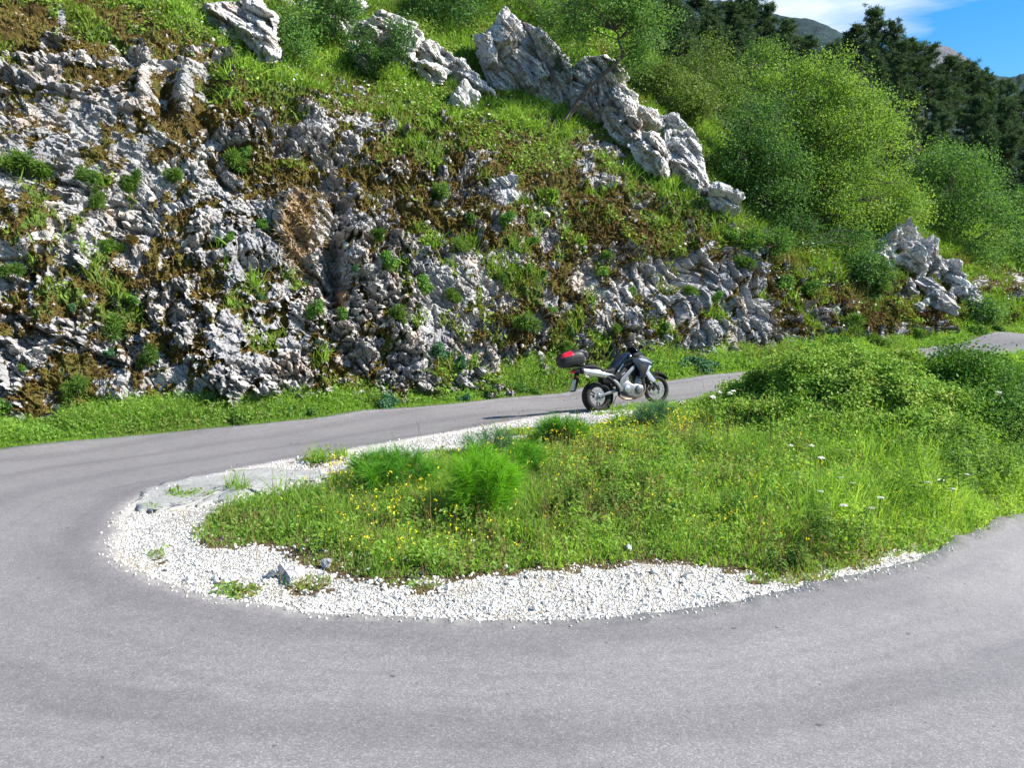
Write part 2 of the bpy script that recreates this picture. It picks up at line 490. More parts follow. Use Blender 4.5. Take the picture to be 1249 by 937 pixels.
# ---------------------------------------------------------------- island: what is gravel and what is meadow
MEADOW = [(228, 655), (262, 628), (300, 610), (352, 602), (405, 596), (440, 578), (470, 566), (520, 556), (560, 548), (610, 538), (650, 527), (705, 517),
          (760, 507), (800, 497), (850, 491), (905, 480), (930, 462), (1300, 400), (1320, 640), (1200, 652), (1130, 676), (1060, 697), (985, 715), (958, 712), (900, 696),
          (830, 688), (760, 690), (700, 693), (640, 692), (600, 697), (545, 707), (500, 705), (470, 716), (430, 712), (405, 700), (372, 668), (330, 662), (285, 668), (250, 668)]
PATCH = [(372, 712, 30, 9), (290, 723, 26, 8), (188, 677, 12, 5), (186, 621, 8, 4), (232, 605, 30, 3), (385, 562, 18, 4), (415, 556, 10, 3), (288, 598, 16, 3),
         (930, 709, 22, 5), (515, 715, 22, 6), (1000, 712, 25, 5), (440, 640, 12, 6)]
def meadow(x, y, z, soft=.0):
    u, v = proj(np.stack([x, y, z], -1))
    j = (fbm(x * 1.3, y * 1.3, 31, 4, .6) - .5)
    k = (fbm(x * 1.3, y * 1.3, 47, 4, .6) - .5)
    m = in_poly(u + j * 60, v + k * 34, MEADOW)
    for (a, b, c, d) in PATCH:
        m |= ((u - a + j * 14) / c) ** 2 + ((v - b + k * 6) / d) ** 2 < 1
    return m

def ground_grid(x0, x1, y0, y1, st):
    xs = np.arange(x0, x1 + 1e-6, st); ys = np.arange(y0, y1 + 1e-6, st)
    X, Y = np.meshgrid(xs, ys)
    Z = gz(X, Y)
    inr = in_poly(X, Y, ROADP)
    isl = in_poly(X, Y, INN[:, :2].tolist()) & ~inr
    mw = meadow(X, Y, Z) | ~isl
    g = np.where(mw, 0., 1.)
    lump = (fbm(X * .9, Y * .9, 3, 5, .55) - .5)
    ed = np.concatenate([inn_w[::6, :2], out_w[::6, :2]])
    dm = np.full(X.shape, 9.)
    for e in ed: dm = np.minimum(dm, (X - e[0]) ** 2 + (Y - e[1]) ** 2)
    dmi = np.full(X.shape, 9.)
    for e in inn_w[::4, :2]: dmi = np.minimum(dmi, (X - e[0]) ** 2 + (Y - e[1]) ** 2)
    fade = sstep(.12, 1.1, np.sqrt(dm)) * ~inr
    near = (np.sqrt(dm) < .2) & ~inr
    Z = Z + lump * np.where(isl, .26, .14) * fade - np.where(isl, .05, .03) - inr * .12
    g = np.where((np.sqrt(dmi) < .28) & ~inr & (X < 6), 1., g)
    Z = Z + (fbm(X * 7, Y * 7, 8, 3) - .5) * .04 * g
    # lip of dumped gravel near the front of the island
    return X, Y, Z, g, isl, inr, mw
X, Y, Z, g, isl, inr, mw = ground_grid(-19, 36, -13, 44, .11)
GX, GY, GZ = X, Y, Z
def gzs(x, y):
    """height of the ground sheet as built"""
    st = .11
    fx = np.clip((np.asarray(x) + 19) / st, 0, GX.shape[1] - 1.001); fy = np.clip((np.asarray(y) + 13) / st, 0, GX.shape[0] - 1.001)
    i, j = fx.astype(int), fy.astype(int); a, b = fx - i, fy - j
    return GZ[j, i] * (1 - a) * (1 - b) + GZ[j, i + 1] * a * (1 - b) + GZ[j + 1, i] * (1 - a) * b + GZ[j + 1, i + 1] * a * b
# rim of the fine sheet runs down to the wide terrain far around
nr_, nc_ = GX.shape
ground = mesh_np('ground', np.stack([GX, GY, GZ], -1).reshape(-1, 3), grid_faces(nr_, nc_), M['ground'], {'gravel': g.ravel()}, True)
tag(ground, kind='structure')
ring = []
rim = np.concatenate([np.stack([GX, GY, GZ], -1)[0, :], np.stack([GX, GY, GZ], -1)[1:, -1], np.stack([GX, GY, GZ], -1)[-1, -2::-1], np.stack([GX, GY, GZ], -1)[-2:0:-1, 0]])[::6]
cen = np.array([5., 12, 0])
rr = [rim - [0, 0, .02]]
for k, zz in ((1.6, -2.5), (3, -7), (8, -12), (30, -16), (120, -20)):
    q = cen + (rim - cen) * [k, k, 0]; q[:, 2] = zz * .6 + rim[:, 2] * max(0, 1 - k / 6); rr.append(q)
nrim = len(rim)
tv = np.concatenate(rr); ii = np.arange(len(rr) * nrim).reshape(len(rr), nrim); jj = np.roll(ii, -1, 1)
tag(mesh_np('terrain', tv, np.stack([ii[:-1], jj[:-1], jj[1:], ii[1:]], -1).reshape(-1, 4), M['terrain'], None, True), kind='structure')

# ================================================================ rock face and the slope above it
ctrl_uv = [
    #   base                 rock top             grass top            crest / beyond
    [(-700, 600, 15.0), (-700, 10, 19), (-700, -220, 25), (-700, -420, 32)],
    [(-300, 560, 16), (-300, 70, 20.5), (-300, -130, 26), (-300, -300, 33)],
    [(0, 525, 17.2), (0, 115, 22), (0, -45, 26), (0, -190, 33)],
    [(200, 507, 18.8), (225, 85, 24.2), (225, -25, 28.5), (225, -130, 36)],
    [(430, 490, 20.3), (440, 185, 25.6), (435, 62, 31), (435, -50, 39)],
    [(690, 464, 23), (690, 207, 28.2), (690, 112, 34), (700, -10, 43)],
    [(850, 440, 25), (852, 266, 29.4), (850, 214, 32), (850, 130, 42)],
    [(950, 425, 26.5), (950, 345, 29), (950, 290, 32), (955, 205, 44)],
    [(1080, 415, 28.7), (1080, 360, 30.5), (1085, 302, 34), (1090, 220, 46)],
    [(1190, 398, 31), (1195, 368, 32.7), (1205, 335, 37), (1215, 275, 50)],
    [(1300, 385, 34), (1320, 372, 36.5), (1330, 350, 42), (1340, 310, 56)],
    [(1450, 360, 38), (1470, 352, 41), (1480, 335, 47), (1500, 300, 62)],
]
CT = np.array([[at(*p) for p in c] for c in ctrl_uv])                 # columns x rows x 3
CT[:, 0, 2] -= .25
under = CT[:, :1].copy(); under[..., 2] -= 1.6; under[..., 1] -= .25
CT = np.concatenate([under, CT], 1)
NCOL = 1500
cu = np.linspace(0, len(ctrl_uv) - 1, NCOL * 4)
tmp = cr(CT[:, 1], cu); al = np.concatenate([[0], np.cumsum(np.linalg.norm(np.diff(tmp, axis=0), axis=1))])
# finer columns where the photograph looks
al_u = np.interp(np.linspace(0, 1, NCOL), [0, .05, .96, 1], [0, np.interp(1.15, cu, al), np.interp(9.3, cu, al), al[-1]])
cu = np.interp(al_u, al, cu)
rows = np.concatenate([np.linspace(0, .97, 6), np.linspace(1, 2, 360), np.linspace(2, 3, 150)[1:], np.linspace(3, 4, 60)[1:]])
NROW = len(rows)
S = cr(CT, cu)                                                        # NCOL x 5 x 3
S = cr(np.swapaxes(S, 0, 1), rows)                                    # NROW x NCOL x 3
dp = np.gradient(S, axis=1); dq = np.gradient(S, axis=0)
Nn = norm(np.cross(dp, dq))
pp = al_u[None, :].repeat(NROW, 0)
qq = np.cumsum(np.concatenate([np.zeros((1, NCOL)), np.linalg.norm(np.diff(S, axis=0), axis=-1)]), 0)
U0, V0 = proj(S)
tt = rows[:, None].repeat(NCOL, 1)
MOSS_U = [-700, -300, 0, 100, 200, 290, 330, 400, 470, 600, 720, 800, 870, 930, 990, 1080, 1200, 1400]
MOSS_V = [100, 150, 150, 150, 180, 165, 205, 215, 262, 285, 268, 290, 315, 385, 400, 405, 395, 380]
GRASS_U = [-700, -300, 0, 110, 200, 280, 370, 480, 600, 720, 800, 860, 920, 1000, 1200, 1400]
GRASS_V = [-250, -200, -60, -5, 55, 100, 158, 168, 188, 196, 232, 285, 330, 330, 350, 370]
mv = np.interp(U0, MOSS_U, MOSS_V); gv = np.interp(U0, GRASS_U, GRASS_V)
n1 = fbm(pp * .55, qq * .55, 70, 5, .6) - .5
n2 = fbm(pp * 1.9, qq * 1.9, 77, 5, .62) - .5
n3 = fbm(pp * .9 + qq * .5, qq * .35, 90, 4) - .5
n5 = fbm(pp * 5.5, qq * 5.0, 79, 4, .65) - .5
nn = n1 * 1.1 + n2 * .8 + n5 * .55
veg = sstep(-75, 80, mv - V0 + nn * 420 + 18)
veg = np.maximum(veg, sstep(.0, .10, n1 * .65 + n2 * .8 + n5 * .75 - .015) * .95)            # moss patches down on the face
veg = np.where(U0 > 930, np.maximum(veg, sstep(-.22, .12, n1 * .7 + n2 + .06)), veg)
green = sstep(-30, 45, gv - V0 + nn * 150)
green = np.maximum(green, sstep(.10, .25, n3 + n2 * .5) * veg)
green = np.where(U0 > 980, np.maximum(green, sstep(.0, .25, n3 + n2)), green)
earth = np.exp(-((U0 - 362) / 24) ** 2 - ((V0 - 285) / 50) ** 2) + np.exp(-((U0 - 415) / 12) ** 2 - ((V0 - 370) / 34) ** 2) * .9
for (fu, fv, su, sv) in ((178, 95, 8, 38), (225, 105, 12, 34), (60, 45, 10, 12), (75, 20, 7, 14), (385, 165, 12, 24), (612, 235, 16, 20), (150, 70, 10, 14)):
    veg = np.clip(veg - 1.1 * np.exp(-((U0 - fu) / su) ** 2 - ((V0 - fv) / sv) ** 2), 0, 1)
veg = np.clip(veg - earth * .8, 0, 1)
chip = sstep(.56, .66, fbm(pp * 2.6, qq * 3.1, 555, 4, .6)) * (1 - .9 * green) * sstep(.38, .56, fbm(pp * .5, qq * .5, 556, 3))
veg = veg * (1 - .95 * chip)

# fractured limestone: beds dip down to the right, steeper towards the right end
def rotc(p, q, deg):
    a = math.radians(deg); return p * math.cos(a) + q * math.sin(a), -p * math.sin(a) + q * math.cos(a)
warp = (fbm(pp * .45, qq * .45, 15, 3) - .5)
warp2 = (fbm(pp * 2.2, qq * 2.2, 16, 3) - .5)
pw, qw = pp + warp * .7 + warp2 * .05, qq + warp * .5 - warp2 * .05
disp = (fbm(pp * .28, qq * .28, 2, 3) - .5) * 1.1
rough_ = .32 + .95 * sstep(.40, .62, fbm(pp * .42, qq * .42, 333, 3))
steep = sstep(690, 850, U0) * (1 - sstep(930, 980, U0))
crack = np.zeros_like(pp)
for sA, deg, amp, seed, tl in (((2.0, 1.2), -48, .24, 101, 1.0), ((2.6, .8), -54, .12, 107, 1.2), ((.9, .5), -66, .13, 102, 2.2), ((.46, .29), -40, .105, 103, 3.0), ((.25, .17), -70, .072, 104, 3.4), ((.14, .10), -45, .038, 106, 3.4)):
    a, b = rotc(pw, qw, deg)
    v_, f_, _ = cells(a / sA[0], b / sA[1], seed, tl)
    disp += amp * (rough_ if amp < .2 else .6 + .4 * rough_) * (1 - .45 * steep) * (v_ * .85 - .55 * (1 - sstep(0, .07, f_)))
    crack = np.maximum(crack, (1 - sstep(0, .10, f_)) * (amp / .36) ** .5)
a, b = rotc(pw, qw, -66)
v_, f_, _ = cells(a / 1.1, b / .26, 105, 1.8)
disp += (.2 + .8 * steep) * .20 * (v_ - .5 * (1 - sstep(0, .15, f_)))
a, b = rotc(pw, qw, -58)                                              # bedding ledges
saw = (b / .62 + fbm(a * .6, b * .6, 44, 3) * 1.6) % 1.0
disp += (.13 * (saw - .5)) * sstep(-.1, .15, fbm(pp * .35, qq * .35, 21, 3) - .45)
rockamt = np.clip(1 - veg * .62, .25, 1) * (1 - .85 * sstep(2.25, 2.6, tt + n1))
rockamt = rockamt * sstep(.9, 1.06, tt)
disp = disp * rockamt
tuss = (fbm(pp * 1.6, qq * 1.6, 51, 4, .6) - .5) * .34 + (fbm(pp * 6, qq * 6, 52, 4, .6) - .5) * .24
disp += tuss * veg + chip * .07
for (fu, fv, su, sv, dep) in ((405, 330, 13, 60, -1.0), (416, 255, 12, 26, -.6), (202, 118, 12, 26, -.45), (255, 105, 12, 30, -.45), (225, 110, 10, 30, .45), (178, 95, 8, 36, .5),
                              (300, 325, 28, 14, -.35), (470, 440, 24, 26, -.45), (735, 225, 12, 14, -.6), (705, 225, 12, 13, -.4), (790, 440, 16, 10, -.6), (835, 430, 24, 10, -.35),
                              (345, 160, 16, 30, -.5), (60, 210, 50, 12, -.35), (235, 300, 40, 12, -.3), (150, 470, 30, 20, .35), (30, 300, 60, 60, .45), (250, 420, 60, 40, .3),
                              (560, 330, 50, 26, .35), (640, 430, 40, 30, -.3), (600, 255, 26, 18, .4), (520, 470, 30, 30, .3), (345, 250, 20, 26, .35), (440, 300, 24, 34, .45)):
    disp += dep * np.exp(-((U0 - fu) / su) ** 2 - ((V0 - fv) / sv) ** 2) * (1 + .6 * n2)
DN = norm(Nn * np.array([.5, 1., .3])); DN = norm(DN * (1 - veg * .8)[..., None] + Nn * (veg * .8)[..., None])
H = S + DN * disp[..., None]
H[..., 0] += warp2 * .0
HN = norm(np.cross(np.gradient(H, axis=1), np.gradient(H, axis=0)))
HU, HV = proj(H)
upface = np.clip(HN[..., 2], 0, 1)  # how far the surface faces up; moss grows thicker there
veg_s = np.clip(veg + (upface - .45) * .55 * sstep(.03, .3, veg) + crack * .30, 0, 1)
cliff = mesh_np('hillside', H.reshape(-1, 3), grid_faces(NROW, NCOL), M['rock'],
                {'veg': veg_s.ravel(), 'green': green.ravel(), 'earth': earth.ravel()}, False)
tag(cliff, kind='structure')
HD = H[..., 1]

def hill_at(u, v):
    """nearest visible point of the built hillside at that bearing, with its normal"""
    d2 = (HU - u) ** 2 + (HV - v) ** 2
    k = d2 < 25
    if not k.any(): k = d2 <= d2.min() + 1
    y = np.where(k, HD, 1e9); i = np.unravel_index(np.argmin(y), y.shape)
    return H[i], HN[i]

# ---------------------------------------------------------------- wooded slope behind
def loft(ctrl, nr, nc):
    C = np.array([[at(*p) for p in r] for r in ctrl])
    A = cr(C, np.linspace(0, len(ctrl) - 1, nr))
    return np.swapaxes(cr(np.swapaxes(A, 0, 1), np.linspace(0, len(ctrl[0]) - 1, nc)), 0, 1)
H2 = loft([
    [(300, 40, 42), (600, 70, 45), (800, 185, 46), (950, 250, 47), (1100, 262, 50), (1250, 335, 56), (1500, 350, 64)],
    [(300, -130, 62), (600, -60, 64), (800, 105, 66), (950, 165, 68), (1100, 200, 72), (1250, 262, 80), (1500, 300, 92)],
    [(300, -260, 92), (600, -130, 95), (800, 50, 98), (950, 118, 100), (1100, 138, 104), (1250, 215, 112), (1500, 265, 128)],
    [(300, 0, 150), (600, 40, 150), (800, 180, 150), (950, 230, 150), (1100, 240, 155), (1250, 290, 160), (1500, 330, 180)]], 70, 130)
a_, b_ = np.meshgrid(np.linspace(0, 30, 130), np.linspace(0, 16, 70))
H2[..., 2] += (fbm(a_, b_, 61, 4) - .5) * 1.6
tag(mesh_np('wooded_slope', H2.reshape(-1, 3), grid_faces(70, 130), M['terrain'], None, True), kind='structure')
H2U, H2V = proj(H2)
def slope_ground(x, y):
    d = (H2[..., 0] - x) ** 2 + (H2[..., 1] - y) ** 2
    return H2[np.unravel_index(np.argmin(d), d.shape)]

def make_mountain(name, color, gray, seedv):
    t = NT(name); p = t.pos()
    n = t.noise(p, .045, 8, .75)
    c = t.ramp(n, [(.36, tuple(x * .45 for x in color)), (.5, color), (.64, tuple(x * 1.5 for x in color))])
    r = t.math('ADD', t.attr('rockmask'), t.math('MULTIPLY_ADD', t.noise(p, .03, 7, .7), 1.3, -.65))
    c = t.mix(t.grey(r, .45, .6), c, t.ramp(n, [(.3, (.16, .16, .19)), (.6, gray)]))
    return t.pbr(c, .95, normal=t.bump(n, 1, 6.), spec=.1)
M['mountain'] = make_mountain('haze_blue_forest', (.030, .052, .055), (.115, .12, .135), 0)  # slight blue of distant haze is mixed into the forest colour
def mountain(sky, Y0, nm, rock_u, seed, amp):
    us = [s[0] for s in sky]
    rows_ = [[(s[0], 420, Y0 * .55) for s in sky], [(s[0], s[1] * .5 + 200, Y0 * .78) for s in sky], [(s[0], s[1], Y0) for s in sky], [(s[0], s[1] + 90, Y0 * 1.4) for s in sky]]
    A = loft(rows_, 90, 300)
    A[..., 2] += (fbm(A[..., 0] / 45, A[..., 1] / 60, seed, 5, .6) - .5) * amp
    u, v = proj(A)
    rm = np.exp(-((u - rock_u[0]) / rock_u[1]) ** 2) * sstep(rock_u[2] + 40, rock_u[2] + 8, v) if rock_u else u * 0
    tag(mesh_np(nm, A.reshape(-1, 3), grid_faces(90, 300), M['mountain'], {'rockmask': rm.ravel()}, True), kind='structure')
mountain([(500, -60), (700, -40), (850, 0), (905, 8), (945, 20), (1000, 29), (1040, 44), (1080, 62), (1130, 90), (1180, 120)], 520, 'near_mountain', None, 5, 12)
mountain([(950, 110), (1040, 80), (1100, 60), (1140, 54), (1168, 62), (1190, 76), (1209, 94), (1235, 97), (1260, 94), (1330, 112), (1500, 150)], 800, 'rocky_mountain', (1165, 40, 62), 9, 16)
# ================================================================ outcrops of pale limestone above the slope
def slab_rock(center, half, rot, seed, sub=44, ncut=11, crackamp=.12, beds=(.5, 40)):
    """one fractured lump: a ball cut flat by random planes, then split by joints. Returns verts, quads (numpy)"""
    rg = np.random.default_rng(seed)
    n = sub
    V, Q, off = [], [], 0
    for ax in range(3):
        for sg in (-1, 1):
            s = np.linspace(-1, 1, n + 1)
            a, b = np.meshgrid(np.tan(s * PI / 4), np.tan(s * PI / 4))
            c = np.ones_like(a) * sg
            P = [None] * 3; P[ax] = c; P[(ax + 1) % 3] = a * sg; P[(ax + 2) % 3] = b
            V.append(np.stack(P, -1).reshape(-1, 3)); Q.append(grid_faces(n + 1, n + 1) + off); off += (n + 1) ** 2
    V = norm(np.concatenate(V)); Q = np.concatenate(Q); V = np.sign(V) * np.abs(V) ** .62
    D = rg.normal(size=(ncut, 3)); D = norm(D * [1, 1, 1.]); dist = rg.uniform(.42, .80, ncut)
    P = V * 1.12
    for k in range(ncut):
        e = P @ D[k] - dist[k]
        P = P - np.maximum(e, 0)[:, None] * D[k]
    P = P * half
    M3 = np.array(rot.to_matrix())
    P = P @ M3.T
    Nv = norm(norm(V) / half) @ M3.T
    # joints: fracture cells in two projections
    a = P[:, 0] + .35 * P[:, 1]; b = P[:, 2] - .3 * P[:, 1]
    th = math.radians(beds[1]); x = a * math.cos(th) - b * math.sin(th); y = a * math.sin(th) + b * math.cos(th)
    wv = fbm(x * .9, y * .9, seed, 3) - .5
    for sc, am, sd_ in ((beds[0] * 2.2, 1., 1), (beds[0], .6, 2), (beds[0] * .45, .3, 3)):
        v_, f_, _ = cells((x + wv * .6) / (sc * 2.0), (y + wv * .5) / sc, seed + sd_, 1.3)
        P = P + Nv * (crackamp * am * (v_ - .9 * (1 - sstep(0, .12, f_))))[:, None]
    return P + np.asarray(center), Q

from mathutils import Euler
def outcrop(label, lumps, seed, name='rock_outcrop', cat='rock outcrop', beds=(.5, 45), group=None, base_y=None):
    V, Q, off = [], [], 0
    for i, (u, v, Yd, w, h, d, roll) in enumerate(lumps):
        s = Yd / F
        P, q = slab_rock(at(u, v, Yd), np.array([w * s / 2 * 1.2, d / 2, h * s / 2 * 1.2]), Euler((math.radians(-18 + 12 * math.sin(i * 2.3)), math.radians(roll), math.radians(10 * math.sin(i * 4.1)))), seed * 31 + i,
                          sub=int(np.clip(max(w, h) * .55, 14, 60)), crackamp=.09 + .0012 * max(w, h), beds=beds)
        V.append(P); Q.append(q + off); off += len(P)
    o = mesh_np(name, np.concatenate(V), np.concatenate(Q), M['outcrop'])
    return tag(o, label, cat, group)

def hy(u, v, back=.4):
    return float(hill_at(u, v)[0][1]) + back


def poly_rock(label, polys, seed, beds=(.55, 52), name='rock_outcrop', cat='rock outcrop', step=.038):
    """limestone slabs with a given outline, each with its own distance, thickness and fractured faces"""
    VV, QQ, off = [], [], 0
    for n_, (poly, thick, Yb, back) in enumerate(polys):
        po = np.array(poly, float); po = po.mean(0) + (po - po.mean(0)) * (1.14 if seed < 10 else 1.04); sd_ = seed * 17 + n_ * 5
        if Yb is None:
            lo = po[np.argmax(po[:, 1])]; Yb = float(hill_at(lo[0], lo[1])[0][1]) - thick * .12
        st = step * F / Yb
        us = np.arange(po[:, 0].min() - 3, po[:, 0].max() + 4, st); vs = np.arange(po[:, 1].min() - 3, po[:, 1].max() + 4 + .5 * F / Yb, st)
        U, Vp = np.meshgrid(us, vs)
        lowext = po.copy(); ym = np.percentile(po[:, 1], 60); lowext[:, 1] += np.where(po[:, 1] > ym, .35 * F / Yb, 0)      # foot sunk into the slope
        w1 = (fbm(U * .11, Vp * .11, sd_, 4, .65) - .5) * 9; w2 = (fbm(U * .11, Vp * .11, sd_ + 3, 4, .65) - .5) * 9
        ins = in_poly(U + w1, Vp + w2, lowext.tolist())
        d = np.full(U.shape, 1e9)
        for a, b in zip(lowext, np.roll(lowext, -1, 0)):
            e = b - a; t = np.clip(((U + w1 - a[0]) * e[0] + (Vp + w2 - a[1]) * e[1]) / (e @ e + 1e-9), 0, 1)
            d = np.minimum(d, np.hypot(U + w1 - a[0] - t * e[0], Vp + w2 - a[1] - t * e[1]))
        d = d * Yb / F
        x, y = U * Yb / F, -Vp * Yb / F
        th = math.radians(-beds[1]); ra, rb = x * math.cos(th) + y * math.sin(th), -x * math.sin(th) + y * math.cos(th)
        wv = fbm(x * .7, y * .7, sd_ + 8, 2) - .5
        rel = np.zeros_like(x)
        for q_, (sc, am) in enumerate(((1.7, .34), (.8, .20), (.38, .11), (.18, .05))):
            v_, f_, _ = cells((ra + wv * .3) / (sc * beds[0] * 3.4), (rb + wv * .3) / (sc * beds[0] * 1.3), sd_ + 11 * q_, 2.8)
            rel += am * (v_ * .8 - .3 * (1 - sstep(0, .05, f_)))
        front = thick * .5 * np.minimum(1, d / (thick * .42)) ** .7 + rel * sstep(0, .3, d) * min(1, thick / 1.3)
        rear = thick * .5 * np.minimum(1, d / (thick * .42)) ** .7
        lean = (po[:, 1].max() - Vp) * Yb / F * back
        idx = -np.ones(U.shape, int); idx[ins] = np.arange(ins.sum())
        q = np.stack([idx[:-1, :-1], idx[1:, :-1], idx[1:, 1:], idx[:-1, 1:]], -1).reshape(-1, 4); q = q[(q >= 0).all(1)]
        base = np.stack([(U - CX) / F * Yb, np.zeros_like(U), np.zeros_like(U)], -1)
        pts = []
        yv = -(Vp - CY) / F; tz = Yb / (CP + yv * SP)
        for sgn, dep in ((-1, front), (1, rear)):
            pts.append(np.stack([(U - CX) / F * tz, Yb + lean + sgn * dep, CAMZ + (-SP + yv * CP) * tz], -1)[ins])
        m = ins.sum()
        VV += pts; QQ += [q + off, q[:, ::-1] + off + m]; off += 2 * m
    o = mesh_np(name, np.concatenate(VV), np.concatenate(QQ), M['outcrop'])
    return tag(o, label, cat)
def cx(pts, ox, oy, sc): return [(a / sc + ox, b / sc + oy) for a, b in pts]
c3 = lambda *p: cx(p, 390, 0, 2.845)
c4 = lambda *p: cx(p, 800, 0, 2.782)
c7 = lambda *p: cx(p, 800, 240, 2.782)
poly_rock('tall pointed limestone crag with steep slabs left of the leaning tree', [
    (c3((560, 130), (600, 80), (632, 14), (655, 8), (700, 60), (760, 150), (800, 240), (832, 300), (812, 330), (760, 305), (700, 275), (640, 290), (600, 260), (570, 200)), 1.5, None, .35),
    (c3((690, 46), (740, 70), (790, 95), (830, 150), (870, 200), (905, 260), (905, 345), (840, 338), (800, 260), (740, 150)), 1.4, None, .3),
    (c3((536, 112), (600, 105), (650, 200), (664, 292), (600, 275), (556, 210)), 1.0, None, .3)], 5, (.5, 58))
poly_rock('stepped chain of blocky limestone behind and below the leaning tree trunk', [
    (c3((870, 250), (930, 190), (1000, 182), (1040, 210), (1072, 262), (1062, 300), (1100, 320), (1085, 382), (1000, 378), (940, 384), (885, 352)), 1.6, None, .3),
    (c3((980, 388), (1060, 378), (1112, 420), (1125, 472), (1090, 490), (1040, 475), (996, 440)), 1.2, None, .3), (c3((1095, 355), (1170, 375), (1195, 420), (1120, 434), (1092, 400)), 1.1, None, .3),
    (c4((-20, 400), (20, 385), (72, 382), (112, 430), (82, 445), (50, 475), (0, 450)), 1.1, None, .3), (c4((60, 440), (130, 438), (162, 490), (166, 560), (186, 610), (194, 648), (130, 645), (88, 602), (58, 560), (42, 500)), 1.2, None, .3),
    (c4((-40, 435), (22, 448), (44, 520), (40, 580), (-10, 545), (-50, 500)), 1.0, None, .3), (c3((1075, 495), (1130, 486), (1195, 535), (1190, 598), (1140, 570), (1100, 565)), 1.0, None, .3),
    (c4((-20, 560), (40, 570), (70, 610), (30, 630), (-10, 600)), .8, 31.9, .3)], 7, (.42, 50))
poly_rock('long grey limestone ridge running down from the top edge, left of the pointed crag', [
    (c3((150, 60), (210, 20), (262, 38), (322, 68), (348, 110), (324, 150), (342, 192), (300, 202), (250, 165), (180, 140), (110, 130), (98, 88)), 1.5, None, .4),
    (c3((326, 140), (390, 122), (432, 158), (472, 188), (500, 200), (560, 250), (608, 294), (570, 296), (500, 275), (440, 244), (400, 225), (356, 192)), 1.3, None, .35),
    (c3((336, 202), (400, 212), (456, 240), (424, 256), (370, 266), (346, 242)), .9, None, .3), (c3((90, 130), (170, 140), (194, 200), (150, 224), (104, 184)), .9, None, .35),
    (c3((-40, 10), (60, -20), (118, 66), (104, 116), (20, 95), (-30, 60)), 1.3, 31.5, .4), ([(241, -2), (300, -14), (328, 12), (338, 56), (318, 62), (304, 44), (292, 43), (272, 45), (252, 22)], 1.1, None, .45), ([(322, -22), (425, -26), (442, 8), (402, 18), (352, 16), (325, 8)], 1.2, None, .5)], 3, (.4, 42))
outcrop('low pale limestone knoll under the trees on the right, above the road bend',
        [(u, v, hy(u, v + h * .4, .35), w, h, d, r) for u, v, w, h, d, r in ((1092, 298, 40, 34, 1.6, 40), (1112, 300, 44, 36, 1.6, 42), (1128, 316, 48, 32, 1.6, 44), (1148, 328, 44, 30, 1.5, 46), (1084, 316, 30, 20, 1.2, 30), (1110, 324, 36, 26, 1.4, 48), (1166, 342, 36, 26, 1.4, 48),
         (1182, 356, 30, 24, 1.2, 50), (1130, 346, 34, 22, 1.2, 55), (1144, 366, 34, 18, 1.1, 58), (1160, 362, 22, 14, .9, 55), (1192, 374, 24, 16, .9, 55), (1112, 356, 18, 12, .8, 40), (1126, 372, 14, 10, .6, 30))], 13, beds=(.22, 50))
outcrop('squarish white boulder at the lower end of the rock chain beside the big bright tree', [(881, 247, hy(881, 255, .3), 36, 28, 1.1, 8)], 9, 'boulder', 'boulder', beds=(.3, 5))
outcrop('small pale rock lying in the grass below the long limestone ridge', [(571, 120, hy(571, 124, .1), 32, 26, .9, 38)], 15, 'boulder', 'boulder', beds=(.3, 40))
outcrop('small white stone alone in the green grass at upper left', [(347, 90, hy(347, 90, .05), 9, 8, .3, 20)], 16, 'boulder', 'boulder', beds=(.2, 40))
outcrop('flat stone flake standing in the brown moss in the middle of the slope', [(617, 222, hy(617, 228, .1), 30, 30, .8, 42)], 17, 'boulder', 'boulder', beds=(.3, 40))
outcrop('dark mossy boulder high on the slope right of the middle', [(735, 224, hy(735, 228, .3), 26, 34, .9, 10)], 19, 'boulder', 'boulder', beds=(.3, 40))

# ---------------------------------------------------------------- white gravel: thousands of broken stones
def ico():
    p = (1 + 5 ** .5) / 2
    v = np.array([(-1, p, 0), (1, p, 0), (-1, -p, 0), (1, -p, 0), (0, -1, p), (0, 1, p), (0, -1, -p), (0, 1, -p), (p, 0, -1), (p, 0, 1), (-p, 0, -1), (-p, 0, 1)]) / 1.9
    f = np.array([(0, 11, 5), (0, 5, 1), (0, 1, 7), (0, 7, 10), (0, 10, 11), (1, 5, 9), (5, 11, 4), (11, 10, 2), (10, 7, 6), (7, 1, 8), (3, 9, 4), (3, 4, 2), (3, 2, 6), (3, 6, 8), (3, 8, 9), (4, 9, 5), (2, 4, 11), (6, 2, 10), (8, 6, 7), (9, 8, 1)])
    return v, f
ICV, ICF = ico()
def stones(P, S, rg):
    n = len(P)
    A = norm(rg.normal(size=(n, 3))); B = norm(np.cross(A, rg.normal(size=(n, 3)))); C = np.cross(A, B)
    sc = S[:, None] * rg.uniform([.75, .55, .4], [1.2, .95, .75], (n, 3))
    L = ICV[None] * (1 + rg.uniform(-.28, .28, (n, 12, 1))) * sc[:, None]
    V = L[..., :1] * A[:, None] + L[..., 1:2] * B[:, None] + L[..., 2:] * C[:, None] + P[:, None]
    return V.reshape(-1, 3), (ICF[None] + np.arange(n)[:, None, None] * 12).reshape(-1, 3)

